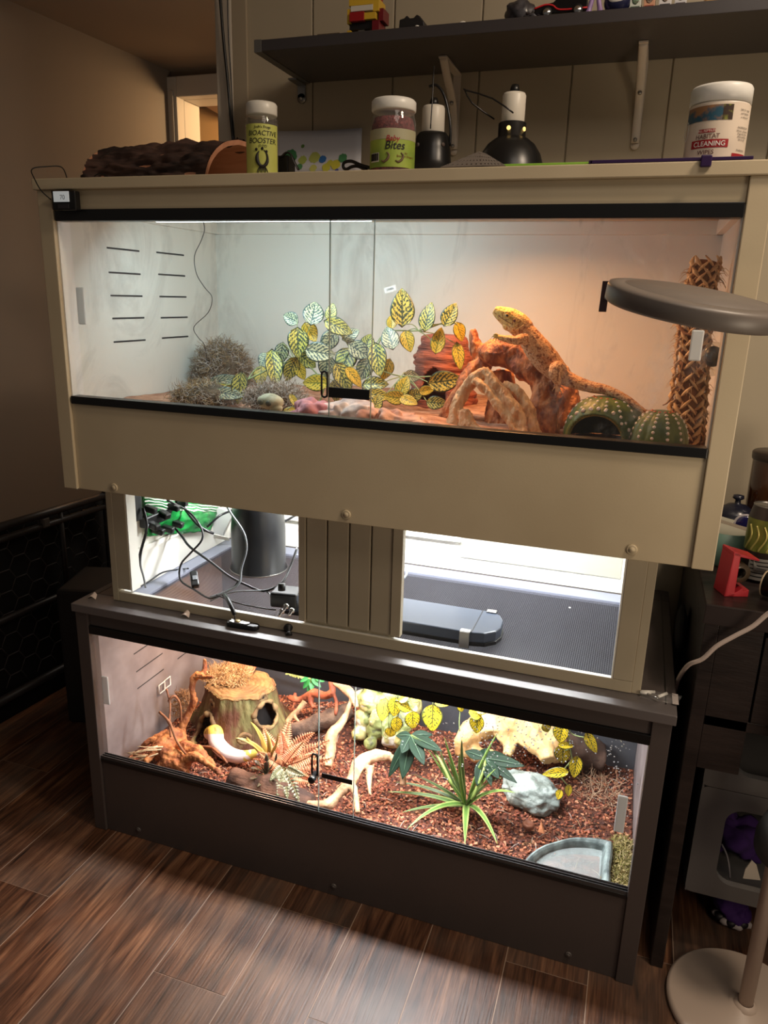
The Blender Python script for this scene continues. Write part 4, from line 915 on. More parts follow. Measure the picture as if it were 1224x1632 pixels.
# ---------------------------------------------------------------- bearded dragon
def dragon():
    t = thing('bearded_dragon', 'tan bearded dragon with a yellow head resting on the driftwood', 'lizard', at(870, 600, y=.2))
    YD = .205
    spine = px([(834, 523, .195), (845, 540, .195), (858, 558, .195), (873, 576, .195), (888, 592, .19), (901, 602, .18), (920, 610, .17), (943, 617, .16), (964, 621, .15), (985, 629, .14), (1005, 640, .13), (1026, 656, .12), (1045, 671, .115), (1062, 682, .11)])
    rad = [.0165, .0205, .0235, .0235, .0195, .0145, .0115, .0100, .0088, .0075, .0060, .0045, .0032, .0015]
    mb = MB(); mb.tube(spine, rad, 14, sub=5, flat=1.0)
    # head: wedge seen from its side, snout up to the left
    hd = px([(838, 528, .195), (826, 517, .195), (812, 507, .195), (799, 500, .194), (788, 494, .194)])
    mb.tube(hd, [.0165, .0185, .0165, .0120, .0060], 14, sub=4, flat=1.15)
    mb.blob(at(822, 521, y=.195), (.016, .020, .013), 3); mb.blob(at(812, 519, y=.195), (.013, .014, .010), 3)       # throat and beard
    mb.blob(at(800, 506, y=.194), (.010, .010, .006), 3)
    for dy in (-.012, .012): mb.blob(at(809, 499, y=.195+dy), (.0065, .004, .005), 2)                               # brow ridges
    # near front leg reaching along the wood, far front leg
    mb.tube(px([(838, 540, .182), (828, 541, .168), (822, 543, .160), (806, 540, .160), (794, 537, .165)]), [.011, .0095, .008, .006, .0045], 10)
    mb.tube(px([(842, 536, .225), (832, 543, .235), (815, 541, .24), (803, 540, .24)]), [.010, .008, .006, .0045], 10)
    # hind legs
    mb.tube(px([(893, 592, .175), (887, 586, .158), (884, 597, .148), (889, 610, .150), (888, 617, .152)]), [.013, .0125, .0105, .0065, .005], 10)
    mb.tube(px([(897, 590, .215), (903, 600, .232), (905, 612, .236)]), [.012, .010, .006], 10)
    # toes and fingers
    def toes(base, tips, r=.0017):
        for tp in tips:
            m_ = (base+tp)/2+V((0, -.002, .003)); mb.tube([base, m_, tp], [r*1.5, r*1.1, r*.55], 6, sub=3)
    toes(at(888, 616, y=.150), [at(a, b, y=.146) for a, b in ((881, 622), (885, 630), (891, 634), (896, 630), (899, 620))])
    toes(at(795, 537, y=.163), [at(a, b, y=.158) for a, b in ((787, 533), (784, 537), (786, 541), (790, 543), (796, 543))])
    toes(at(803, 540, y=.24), [at(a, b, y=.245) for a, b in ((796, 536), (794, 540), (797, 543))])
    hx = at(800, 505, y=.195); bx_ = at(850, 545, y=.195)
    cy_, ct, cb = lin(236, 208, 112), lin(222, 172, 126), lin(236, 210, 172)
    dk = lin(140, 84, 52)
    def cf(p, n):
        q = p-hx; ax = (bx_-hx).normalized(); k = max(0, min(1, q.dot(ax)/.045)); k = k*k
        c = [cy_[i]*(1-k)+ct[i]*k for i in range(3)]
        bl = max(0, min(1, (-n.z*.8-n.x*.5+.1)))*(.8 if k > .3 else .5)
        c = [c[i]*(1-bl)+cb[i]*bl for i in range(3)]
        ns = noise.noise(p*150)+.6*noise.noise(p*330)
        bands = math.sin((p.x+p.z*.3)*260)*.25
        if ns+bands*(k) > .22 and bl < .5: kk = min(1, (ns+bands*k-.22)*3)*(.75*k+.15); c = [c[i]*(1-kk)+dk[i]*kk for i in range(3)]
        return c
    me = remesh(mb, .00115, 3, .0005, 420, (1, 1, 1), cf)
    body = link('body', me, mat('dragon_skin', (255, 255, 255), .6, vcol=True, c2=(206, 164, 130), nscale=260, thr=(.50, .62), bump=.6, bscale=600), t)
    e_ = at(820, 511, y=.1765)
    # eye with lids, mouth line, nostril, ear
    ez = at(808, 503, y=.1775)
    MB().blob(ez, (.0030, .0022, .0026), 2).build('eye', mat('dragon_eye', (60, 26, 12), .15, coat=1), t); 
    mbl = MB()
    for a in (1, -1): mbl.tube([ez+V((.0042, -.0005, -.0012)), ez+V((.0008, -.0018, .0030*a)), ez+V((-.0040, -.0005, .0012))], [.0006, .0011, .0006], 6)
    mbl.build('eyelid', mat('dragon_lid', (212, 176, 96), .6), t)
    MB().blob(e_, (.0022, .0014, .0030), 2).build('ear', mat('dragon_ear', (96, 44, 30), .7), t)
    mo = [at(a, b, y=y) for a, b, y in ((789, 497, .1885), (797, 505, .182), (806, 511, .1785), (815, 516, .1760))]
    MB().tube(mo, [.0004, .0006, .0007, .0005], 5).build('mouth', mat('mouth_line', (130, 80, 50), .8), t)
    MB().blob(at(791, 493, y=.188), .0009, 1).build('nostril', mat('mouth_line', (0, 0, 0)), t)
    sp = MB()
    for k in range(46):     # spiny fringe along jaw, beard and flank
        u = k/45
        P_ = [at(800, 513, y=.182), at(812, 521, y=.178), at(824, 524, y=.175), at(834, 518, y=.177)] if k < 26 else [at(838, 531, y=.176), at(850, 556, y=.172), at(864, 578, y=.172), at(878, 594, y=.174)]
        f = (k/25 if k < 26 else (k-26)/19)*(len(P_)-1); i = min(int(f), len(P_)-2); p = P_[i].lerp(P_[i+1], f-i)
        d = V((-.4, -.9, -.5)).normalized(); sp.tube([p+V((0, .002, 0)), p+d*.0022], [.0008, .0001], 5, sub=1)
    sp.build('spines', mat('dragon_spine', (236, 214, 160), .6), t, kind='stuff')
    cl = MB()
    for a, b, y in ((881, 622, .146), (885, 630, .146), (891, 634, .146), (896, 630, .146), (899, 620, .146), (787, 533, .158), (784, 537, .158), (786, 541, .158), (790, 543, .158)):
        p = at(a, b, y=y); cl.tube([p, p+V((0, -.001, -.003))], [.0007, .0001], 5, sub=1)
    cl.build('claws', mat('dragon_claw', (150, 120, 90), .4), t)
dragon()

# ---------------------------------------------------------------- cactus hide
t = thing('cactus_hide', 'green ribbed cactus cave with white dots under the dragon tail', 'hide', at(990, 700, y=.12))
M_cac = mat('cactus_green', (96, 112, 56), .45, c2=(58, 78, 40), nscale=30, bump=.4, bscale=80)
M_dot = mat('cactus_dot', (216, 206, 200), .4); M_rdot = mat('cactus_flower', (170, 84, 54), .5)
def cactus(c, r, h, ribs, hole, nm, top=.0):
    c = V(c)
    def f(u, v):
        a = 2*PI*u; th = v*PI/2; rib = 1+.045*abs(math.sin(a*ribs/2))
        rr_ = r*math.cos(th)**.75*rib if v < 1 else 0
        return c+V((rr_*math.cos(a), rr_*math.sin(a), h*math.sin(th)**.9 if v > 0 else 0))
    def keep(u, v):
        if not hole: return True
        p = f(u, v)-c; return not (p.y < 0 and (p.x-hole[0])**2/hole[1]**2+(p.z-hole[2])**2/hole[3]**2 < 1)
    mb = MB(); mb.sheet(f, 120, 50, keep); mb.build(nm, M_cac, t, solid=.004)
    for k in range(ribs):
        a = 2*PI*k/ribs+PI/ribs
        if math.sin(a) > .55: continue
        for j in range(2, 9):
            u = (k+.5)/ribs; v = j/9.5; p = f(u, v)
            q = p-c
            if hole and q.y < 0 and (q.x-hole[0])**2/(hole[1]*1.12)**2+(q.z-hole[2])**2/(hole[3]*1.12)**2 < 1: continue
            MB().blob(p, (.0039, .0039, .0037), 1).build('dot', M_rdot if j == 8 else M_dot, t)
cx_ = at(962, 700, y=.15); cactus((cx_.x, .150, 1.0), .066, .074, 14, (-.012, .046, .004, .046), 'cave_dome')
cx2 = at(1050, 700, y=.10); cactus((cx2.x, .105, 1.0), .044, .062, 12, None, 'side_lobe')
mb = MB(); hx = cx_.x-.012
pts = [V((hx+.048*math.cos(a), .150-math.sqrt(max(0, .066**2-(.048*math.cos(a)-.012)**2))*.97+.018*math.sin(a)**2, 1.004+.047*math.sin(a))) for a in [PI*i/14 for i in range(15)]]
mb.tube(pts, .0050, 8); mb.build('arch_rim', mat('cactus_rim', (128, 136, 70), .45), t)
for k in range(13):
    a = PI*(k+1)/14; p = V((hx+.057*math.cos(a), .150-math.sqrt(max(0, .066**2-(.057*math.cos(a)-.012)**2))-.001+.018*math.sin(a)**2, 1.004+.055*math.sin(a)))
    MB().blob(p, .0042, 1).build('dot', M_dot, t)

# ---------------------------------------------------------------- braided straw column, camera, twigs at the right end
t = thing('straw_braid', 'tall braided corn husk column hanging at the right end of the tank', 'braid', at(1110, 700, y=.22))
p0, p1 = at(1148, 418, y=.28), at(1106, 706, y=.22)
p1.x = min(p1.x, .578); p0.x = min(p0.x, .578); mid = at(1108, 560, y=.25)
M_straw = mat('corn_husk', (232, 204, 166), .7, c2=(186, 150, 112), nscale=60, bump=.5)
axis = [p0, p0.lerp(p1, .25)+V((-.008, 0, 0)), mid+V((-.004, 0, 0)), p1.lerp(mid, .4), p1]
def axp(s_):
    f = s_*(len(axis)-1); i = min(int(f), len(axis)-2); return axis[i].lerp(axis[i+1], f-i)
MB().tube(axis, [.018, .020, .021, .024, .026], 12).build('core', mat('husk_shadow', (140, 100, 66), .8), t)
n_ = 34; R0 = .027
for k in range(n_):
    s_ = k/n_; c = axp(s_); rr_ = .020+.009*s_
    for j in range(7):
        a = 2*PI*j/7+(.45 if k % 2 else 0)+PI
        if math.sin(a) > .6: continue
        d = V((math.cos(a), math.sin(a), 0)); tg = V((-math.sin(a), math.cos(a), 0))*(1 if k % 2 else -1)
        b = c+d*rr_
        MB().tube([b+tg*.009+V((0, 0, .010)), b+d*.004, b-tg*.008-V((0, 0, .009))], [.0018, .0048, .0018], 5, sub=2, flat=.6).build('husk_strand', M_straw, t)
mb = MB()
for k in range(260):
    c = axp(random.random()); a = random.uniform(PI, 2*PI); d = V((math.cos(a), math.sin(a), random.uniform(-.8, .4))); b = c+V((d.x, d.y, 0))*.026
    mb.tube([b, b+d*.008, b+d*.014+V((0, 0, -.006))], [.0007, .0005, .0002], 3, sub=1)
mb.build('frayed_fibre', M_straw, t, kind='stuff')
t = thing('tank_camera', 'small black camera with a clear cover fixed by the right side panel', 'camera', at(1137, 568, y=.05))
c = at(1137, 568, y=.06); MB().blob(c, (.014, .016, .016), 3, .1, 60).build('body', M_black, t); MB().lathe([(.0001, .002), (.006, .001), (.008, -.002)], c+V((-.004, -.016, 0)), 20, R(PI/2, 'X')).build('lens', mat('lens_glass', (10, 10, 14), .05, coat=1), t)
MB().blob(c+V((0, 0, -.004)), (.019, .02, .026), 3).build('clear_cover', M_clear, t)
for i, (pts, l_) in enumerate(((((1086, 590), (1078, 620), (1066, 640), (1056, 646)), 'longer thin brown twig hanging left of the straw braid'), (((1090, 598), (1084, 625), (1073, 643)), 'shorter thin brown twig close to the straw braid'))):
    mb = MB().tube([at(1092, 560+10*i, y=.24)]+[at(a, b, y=.22) for a, b in pts], [.0022, .002, .0016, .0012, .0008][:len(pts)+1], 6)
    tag(mb.build('twig', mat('twig_brown', (128, 86, 58), .7)), l_, 'twig')
t = at(1082, 520, y=.24)
tag(MB().tube([t, at(1092, 531, y=.23), at(1104, 534, y=.22)], [.002, .0026, .002], 6).build('twig', mat('twig_brown', (0, 0, 0))), 'short curved brown twig under the magnifier lamp edge', 'twig')

# ================================================================== INSIDE THE RISER STAND
ZM = ZL-.0035
t = thing('heat_dome', 'tall black cylindrical heat lamp dome on the mesh in the left window', 'lamp', (-.355, .36, ZM))
MB().lathe([(.071, 0), (.071, .002), (.0665, .008), (.0665, .10), (.063, .15), (.059, .19), (.05, .205), (.0001, .207)], (-.355, .36, ZM), 56).build('dome', M_blackm, t)
MB().lathe([(.0712, -.001), (.0722, .0006), (.0712, .002)], (-.355, .36, ZM), 56).build('bright_rim', M_steel, t)
mb = MB(); a = -2.3
for k in range(3): mb.box(-.001, .001, -.0006, .0006, .012+.05*k, .03+.05*k, T((-.355, .36, ZM)) @ R(a+PI/2, 'Z') @ T((0, -.0668, 0)))
# LED fixture
t = thing('light_fixture', 'flat black light fixture with clip feet lying on the mesh in the right window', 'light', (.09, .19, ZM))
M_fix = mat('fixture_black', (58, 66, 80), .28)
cs = [(-.17, .122), (.235, .122), (.262, .128), (.281, .147), (.287, .170), (.285, .205), (.275, .228), (.255, .24), (-.17, .24)]
MB().prism(cs, .022, T((0, 0, ZM+.010))).build('housing', M_fix, t, smooth=False, bevel=.003)
MB().prism([(x*1.0+.002, y) for x, y in cs], .008, T((0, 0, ZM+.003))).build('lower_shell', M_black, t, smooth=False, bevel=.001)
B(t, 'groove', M_black, .236, .2375, .124, .24, ZM+.0318, ZM+.0326, 0)
for x, y, s_ in ((.225, .118, -1), (.255, .242, 1)):
    B(t, 'clip_foot', M_steel, x-.010, x+.010, *sorted((y-s_*.012, y+s_*.001)), ZM+.0325, ZM+.0345, .0005); B(t, 'clip_foot', M_steel, x-.010, x+.010, *sorted((y+s_*.0015, y+s_*.0035)), ZM, ZM+.034, .0005)
# power strip on the left wall with plugs
t = thing('power_strip', 'black power strip mounted on the left wall of the stand', 'power strip', at(222, 815, x=-.53))
p = at(213, 790, y=.085); q = at(232, 836, y=.085)
B(t, 'housing', M_black, -.5325, -.505, .07, .115, q.z, .83, .003)
for a, b_, y in ((245, 838, .25), (262, 820, .27), (252, 846, .26), (277, 808, .30), (240, 812, .24), (290, 800, .33), (283, 835, .27), (268, 843, .26)):
    c = at(a, b_, x=-.505); ro = random.uniform(-.3, .3)
    MB().box(-.014, .014, -.009, .009, -.007, .007, T(c) @ R(ro, 'Z') @ R(.25, 'Y')).build('plug', M_black, t, smooth=False, bevel=.003)
a_, b2_ = at(232, 835, x=-.515), at(300, 835, x=-.515); B(t, 'outlet_bar', M_black, -.532, -.512, min(a_.y, b2_.y), max(a_.y, b2_.y), a_.z-.012, a_.z+.014, .003)
# green bag behind it
t = thing('green_bag', 'shiny green plastic bag with white stripes behind the plugs', 'bag', at(280, 850, y=.45))
P4 = [at(232, 854, x=-.527), at(332, 846, x=-.527), at(356, 796, x=-.527), at(225, 782, x=-.527)]
mb = MB(); mb.sheet(lambda u, v: (P4[0]*(1-u)+P4[1]*u)*(1-v)+(P4[3]*(1-u)+P4[2]*u)*v+V((.014*math.sin(PI*v)*math.sin(PI*u)+.006*noise.noise(V((u*9, v*9, 3)))+.004, 0, .004*noise.noise(V((u*12, v*5, 8))))), 30, 20)
mb.build('bag', mat('bag_green', (30, 150, 66), .25, c2=(16, 96, 42), nscale=30), t, solid=.002)
for k in range(4):
    mb = MB(); v0 = .62+.07*k
    mb.sheet(lambda u, v: (P4[0]*(1-u)+P4[1]*u)*(1-(v0+v*.03))+(P4[3]*(1-u)+P4[2]*u)*(v0+v*.03)+V((.014*math.sin(PI*(v0+v*.03))*math.sin(PI*u)+.006*noise.noise(V((u*9, (v0+v*.03)*9, 3)))+.0066, 0, .004*noise.noise(V((u*12, (v0+v*.03)*5, 8))))), 30, 1)
    mb.build('stripe', mat('bag_white', (220, 230, 215), .3), t)
P5 = px([(322, 850), (352, 858), (372, 818), (336, 806)], .44)
tag(MB()._add([p+V((0, d, 0)) for d in (0, .012) for p in P5], [(0, 1, 2, 3), (7, 6, 5, 4), (0, 4, 5, 1), (1, 5, 6, 2), (2, 6, 7, 3), (3, 7, 4, 0)]).build('white_packet', mat('packet_white', (206, 208, 204), .5), None, smooth=False), 'crumpled white packet behind the cables, right of the green bag', 'packet')
tag(MB()._add(px([(340, 851), (343, 858), (366, 862), (364, 857)], .30)+[p+V((0, .0012, 0)) for p in px([(340, 851), (343, 858), (366, 862), (364, 857)], .30)], [(0, 1, 2, 3), (7, 6, 5, 4), (0, 4, 5, 1), (1, 5, 6, 2), (2, 6, 7, 3), (3, 7, 4, 0)]).build('white_tie', M_white, None, smooth=False), 'white paper cable tag hanging beside the black dome', 'tag')
# cables
def cable(pts, r, m, label, name='cable', parts=None):
    o = MB().tube([(lambda p_, q_: p_ if p_.x > -.520 else at(q_[0], q_[1], x=-.520))(at(*q[:2], y=q[2]), q) for q in pts], r, 8).build(name, m); tag(o, label, 'cable'); return o
M_cb = mat('cable_black', (26, 26, 28), .3); M_cg = mat('cable_grey', (120, 124, 128), .3)
cable([(262, 795, .3), (300, 815, .25), (320, 840, .22), (322, 860, .2), (305, 880, .19), (288, 900, .19), (288, 925, .18), (310, 940, .15), (332, 953, .11), (345, 950, .11), (372, 936, .14), (380, 925, .15)], .0024, M_cb, 'black cable looping down round the inline switch')
cable([(278, 840, .25), (290, 855, .24), (303, 872, .22), (335, 895, .2), (365, 918, .17), (392, 932, .15), (420, 942, .14), (448, 930, .16), (462, 905, .2), (474, 872, .24)], .0030, M_cb, 'thick black cable sagging across the mesh in front of the dome')
cable([(358, 800, .26), (368, 818, .24), (388, 848, .2), (393, 875, .18), (385, 905, .16), (381, 930, .14), (360, 943, .12), (335, 952, .10)], .0026, M_cg, 'grey cable running down in front of the black dome')
cable([(335, 958, .1), (365, 945, .12), (395, 942, .13), (425, 943, .14), (436, 958, .12)], .0018, M_cg, 'thin grey cable lying low on the mesh')
cable([(345, 948, .1), (375, 960, .085), (410, 968, .08), (440, 972, .08)], .0016, M_cb, 'thin black cable along the front rail in the left window')
cable([(228, 810, .11), (234, 840, .10), (224, 880, .085), (220, 905, .08), (219, 930, .08)], .0032, M_cb, 'thick black cable hanging from the power strip at the window edge')
cable([(236, 835, .12), (226, 875, .10), (224, 900, .09), (229, 920, .09), (232, 937, .085)], .0022, M_cg, 'grey cable hanging beside the power strip')
cable([(330, 840, .36), (350, 822, .38), (372, 812, .42), (384, 800, .45)], .003, M_cb, 'black cable rising behind the white tag')
cable([(443, 832, .45), (455, 830, .46), (466, 824, .47), (476, 818, .48)], .003, M_cb, 'short black cable right of the black dome')
cable([(286, 798, .28), (305, 825, .26), (322, 842, .24), (340, 850, .26)], .0034, M_cb, 'bundled black cable between the plugs and the white tag')
cable([(222, 936, .09), (240, 925, .2), (260, 912, .3), (290, 907, .3), (300, 906, .22)], .002, M_cb, 'black cable along the left side rim of the mesh')
cable([(643, 900, .42), (648, 905, .40), (648, 915, .38), (643, 922, .36)], .003, M_cg, 'grey cable at the left edge of the right window')
c = at(310, 924, y=.17); t = thing('inline_switch', 'black inline cord switch resting on the mesh in the left window', 'switch', c)
Mx = T(c) @ R(-.9, 'Z') @ R(.55, 'Y')
MB().box(-.021, .021, -.009, .009, -.007, .007, Mx).build('housing', M_black, t, smooth=False, bevel=.003); MB().box(-.006, .006, -.005, .005, .007, .009, Mx).build('rocker', M_cg, t, smooth=False, bevel=.001)
c = at(455, 950, y=.115); t = thing('lamp_dimmer', 'black dimmer block with silver thumb screws at the right of the left window', 'dimmer', c)
MB().box(-.028, .03, -.02, .03, -.02, .013, T(c) @ R(.15, 'Z')).build('housing', M_black, t, smooth=False, bevel=.004)
MB().tube([at(449, 930, y=.095), at(449, 941, y=.093)], .008, 10).build('socket', M_black, t)
for a, b_ in ((457, 965), (466, 972), (450, 973)):
    c = at(a, b_, y=.075); MB().lathe([(.0001, 0), (.006, 0), (.006, .004), (.003, .005), (.003, .016), (.0001, .016)], c, 14, R(1.9, 'X')).build('thumb_screw', M_chrome, t)
tag(MB().box(.4, .404, .4, .404, ZM, ZM+.001).build('dust_speck', M_white), 'tiny white speck on the mesh in the right window', 'speck')

# small things on the front edge of the lower tank
t = thing('key_fob', 'dark oval remote fob with a chrome top, connector cable above it', 'remote', at(386, 995, z=ZL))
c = at(387, 997, z=ZL+.004); Mx = T(c) @ R(.03, 'Z')
MB().prism([(-.034, -.006), (-.030, -.010), (.028, -.010), (.035, -.006), (.035, .006), (.028, .010), (-.030, .010), (-.034, .006)], .010, Mx @ T((0, 0, -.004))).build('case', M_black, t, smooth=False, bevel=.002)
MB().prism([(-.028, -.007), (.012, -.007), (.016, 0), (.012, .007), (-.028, .007)], .002, Mx @ T((0, 0, .006))).build('chrome_plate', M_chrome, t, smooth=False, bevel=.0006)
MB().lathe([(.0001, 0), (.006, 0), (.006, .002), (.0001, .002)], Mx @ V((-.012, 0, .008)), 20).build('button', mat('warm_metal', (190, 170, 130), .3, .8), t)
t = thing('plug_connector', 'black moulded cable connector hanging over the stand bottom rail', 'connector', at(368, 960, y=.04))
MB().tube([at(357, 948, y=.085), at(363, 955, y=.055), at(368, 966, y=.035), at(374, 979, y=.022)], [.0045, .005, .0045, .0045], 10).build('boot', M_black, t)
MB().tube([at(374, 979, y=.022), at(374, 990, y=.018)], .001, 6).build('thin_lead', M_cb, t)
t = thing('thumb_knob', 'small black thumb knob lying on the front edge of the lower tank', 'knob', at(459, 1005, z=ZL))
c = at(460, 1002, z=ZL+.008)
MB().lathe([(.0001, -.006), (.009, -.006), (.010, -.003), (.0095, 0), (.005, .003), (.004, .014), (.0001, .015)], c, 20, R(.5, 'Z') @ R(1.9, 'X')).build('head', M_rubber, t)
MB().lathe([(.0001, .013), (.0062, .013), (.0062, .018), (.0001, .018)], c, 16, R(.5, 'Z') @ R(1.9, 'X')).build('tip', M_black, t)
for (a, b_), lab in (((149, 951), 'torn white paper scrap at the left corner of the lower tank roof'), ((297, 980), 'small cream paper scrap on the roof in front of the left window')):
    c = at(a, b_, z=ZL+.004)
    mb = MB(); mb.sheet(lambda u, v: c+V(((u-.5)*.020*(1-.5*v), (v-.5)*.012, .006*v*v+.003*math.sin(u*4))), 6, 4)
    tag(mb.build('paper_scrap', mat('scrap_cream', (226, 208, 196), .7), None, solid=.0004), lab, 'paper')
t = thing('hardware_bag', 'small clear zip bag of white pegs and screws at the right corner', 'bag', at(1050, 1108, z=ZL))
c = at(1048, 1108, z=ZL+.006)
mb = MB(); mb.sheet(lambda u, v: c+V(((u-.5)*.062+.01*v, (v-.5)*.034, .008*math.sin(PI*u)*math.sin(PI*v)+.002*noise.noise(V((u*9, v*9, 0)))-.002)), 18, 12); mb.build('bag_film', glass_mat('bag_film', smudge=.25, sscale=60, rough=.2, base=.04, f0=.1), t)
B(t, 'zip_strip', mat('zip_white', (190, 180, 176), .4), c.x+.024, c.x+.034, c.y-.016, c.y+.02, ZL+.003, ZL+.0045, .0003)
for k, (dx, dy, l_, a) in enumerate(((-.016, .004, .024, .3), (.008, .002, .022, .9), (-.008, -.008, .020, -.5), (-.020, -.002, .018, .1))):
    d = V((math.cos(a), math.sin(a), 0)); p = c+V((dx, dy, .001)); MB().tube([p-d*l_/2, p+d*l_/2], .0028 if k != 2 else .002, 10, sub=1).build('peg' if k != 2 else 'screw', M_white if k != 2 else M_chrome, t)

# ================================================================== DESK AND CLUTTER ON THE RIGHT
dk = thing('desk', 'dark brown-black wooden desk right of the tanks', 'desk', (1.0, .35, 0))
M_desk = mat('black_brown_wood', (44, 36, 34), .38, c2=(30, 24, 23), nscale=9, bump=.15, bscale=60, stretch=(1, 1, 6)); M_deskt = mat('black_brown_top', (52, 42, 40), .35, c2=(36, 29, 28), nscale=9, bump=.1, stretch=(.4, 6, 1))
B(dk, 'top', M_deskt, .637, 1.7, .055, .62, .722, .7575, .002)
B(dk, 'side_panel', M_desk, .641, .664, .06, .61, 0, .722, .0015)
B(dk, 'drawer_front', M_desk, .735, 1.2, .058, .076, .555, .712, .001); B(dk, 'front_stile', M_desk, .664, .732, .060, .078, .45, .722, .001); B(dk, 'side_panel', M_desk, 1.25, 1.27, .06, .61, 0, .722); B(dk, 'back_panel', M_desk, .664, 1.25, .585, .605, .0, .722, 0)
B(dk, 'bottom_rail', M_desk, .664, 1.25, .06, .078, .535, .554, .001)
ZD = .7575
def lathe_thing(name, label, cat, c, prof, m, part, seg=40): 
    t = thing(name, label, cat, c); MB().lathe(prof, c, seg).build(part, m, t); return t
c = at(1224, 800, y=.45); c.z = ZD; c.x = at(1232, 780, y=.45).x
t = lathe_thing('brown_canister', 'tall glossy dark brown canister with a flat lid against the wall', 'canister', (c.x, .45, ZD), [(.0001, 0), (.044, 0), (.046, .004), (.046, at(1200, 727, y=.45).z-ZD)], mat('amber_brown', (64, 34, 14), .12, coat=.6), 'body')
hz = at(1200, 727, y=.45).z
MB().lathe([(.048, hz-ZD-.004), (.049, hz-ZD), (.049, hz-ZD+.010), (.046, hz-ZD+.013), (.0001, hz-ZD+.013)], (c.x, .45, ZD), 40).build('lid', mat('canister_lid', (40, 26, 20), .3), t)
c = at(1172, 838, y=.40); c.z = ZD
t = lathe_thing('sugar_pot', 'squat dark blue pot with a knobbed lid behind the teal tub', 'pot', (c.x, .42, ZD), [(.0001, 0), (.030, 0), (.042, .02), (.044, .045), (.038, .066), (.034, .070)], mat('dark_blue_glaze', (26, 28, 44), .25), 'pot')
MB().lathe([(.038, .066), (.036, .074), (.018, .086), (.006, .089), (.005, .096), (.011, .100), (.010, .106), (.0001, .108)], (c.x, .42, ZD), 36).build('lid', mat('dark_blue_glaze', (0, 0, 0)), t)
c = at(1160, 880, y=.28); 
t = lathe_thing('teal_tub', 'muted teal round tub with papers standing in it', 'tub', (c.x-.004, .30, ZD), [(.0001, 0), (.040, 0), (.043, .004), (.046, .066), (.044, .066), (.041, .006), (.0001, .004)], mat('teal_plastic', (92, 124, 112), .45), 'tub')
for k in range(3):
    mb = MB(); mb.sheet(lambda u, v: V((c.x-.040+.078*u, .285+.014*k+.004*math.sin(u*5+k), ZD+.03+.052*v-.014*u+.004*k)), 10, 2); mb.build('paper', mat('tub_paper%d' % (k % 2), ((170, 166, 148), (140, 128, 110))[k % 2], .7), t, solid=.0006)
c = at(1213, 880, y=.22)
zc = at(1213, 804, y=.22).z
t = lathe_thing('drink_can', 'green and gold drink can with wavy stripes on the desk', 'can', (c.x+.001, .22, ZD), [(.0001, .0), (.024, 0), (.0305, .008), (.0305, zc-ZD-.022), (.026, zc-ZD-.003), (.0255, zc-ZD)], mat('can_dark', (62, 52, 50), .3, .4), 'can_body')
MB().lathe([(.0255, zc-ZD), (.0262, zc-ZD+.001), (.0245, zc-ZD-.002), (.0001, zc-ZD-.002)], (c.x+.001, .22, ZD), 40).build('can_top', M_steel, t)
hc = zc-ZD; cc = (c.x+.001, .22, ZD); ac = ang2cam(cc[0], cc[1])
wrap(t, cc, .0308, hc*.42, hc-.022, ac-1.7, ac+1.7, mat('can_green', (132, 136, 62), .3, .5, c2=(96, 104, 46), nscale=40), 'green_band')
for k in range(4):
    mb = MB(); mb.tube([V(cc)+V((.0310*math.cos(ac-.9+.42*k+.18*math.sin(z*90)), .0310*math.sin(ac-.9+.42*k+.18*math.sin(z*90)), z)) for z in [hc*.43+(hc*.33)*i/10 for i in range(11)]], [.0018]*11, 5, sub=2); mb.build('wave_stripe', mat('can_gold', (196, 186, 110), .3, .5), t)
wrap(t, cc, .0310, hc*.05, hc*.34, ac-.6, ac+1.2, mat('can_label_grey', (140, 138, 134), .4), 'print_panel')
for k in range(5): wrap(t, cc, .0312, hc*(.09+.05*k), hc*(.105+.05*k), ac-.5, ac+1.1, M_ink, 'small_print', n=10)
t = thing('round_mirror', 'round hand lens with a pale rim and violet glass behind the can', 'lens', at(1190, 830, y=.32))
c = at(1188, 838, y=.31)
MB().tube([c+V((.020*math.cos(a), .003*math.sin(a), .020*math.sin(a))) for a in [2*PI*i/20 for i in range(21)]], .0026, 8, sub=1).build('rim', mat('pale_rim', (176, 170, 176), .3), t)
MB().blob(c, (.019, .004, .019), 3).build('glass', mat('violet_glass', (30, 28, 80), .08, coat=.7), t)
MB().tube([c+V((-.004, 0, -.020)), c+V((-.006, 0, -.045)), V((c.x-.006, c.y, ZD))], .003, 8).build('handle', M_black, t)
# red tape dispenser
t = thing('tape_dispenser', 'red plastic tape dispenser standing at the desk corner', 'dispenser', at(1170, 940, z=ZD))
M_redp = mat('red_plastic', (196, 44, 56), .35)
c = at(1165, 938, y=.13); c.z = ZD; zt = at(1165, 872, y=.13).z-ZD
Mx = T(c) @ R(.35, 'Z') @ R(PI/2, 'X')
xw = .021
MB().prism([(-xw, 0), (-.004, -.0), (-.004, zt*.96), (-xw*.7, zt)], .004, Mx @ T((0, 0, .018))).build('side_plate', M_redp, t, smooth=False, bevel=.001)
MB().prism([(-xw, 0), (-.004, 0), (-.004, zt*.96), (-xw*.7, zt)], .004, Mx @ T((0, 0, -.02))).build('side_plate', M_redp, t, smooth=False, bevel=.001)
MB().prism([(-xw, .0), (-xw*.85, 0), (-xw*.6, zt), (-xw*.75, zt)], .042, Mx @ T((0, 0, -.02))).build('back_plate', M_redp, t, smooth=False, bevel=.001)
MB().prism([(-xw*.8, zt*.92), (xw*1.35, zt*.80), (xw*1.4, zt*.84), (-xw*.8, zt)], .042, Mx @ T((0, 0, -.02))).build('top_plate', M_redp, t, smooth=False, bevel=.001)
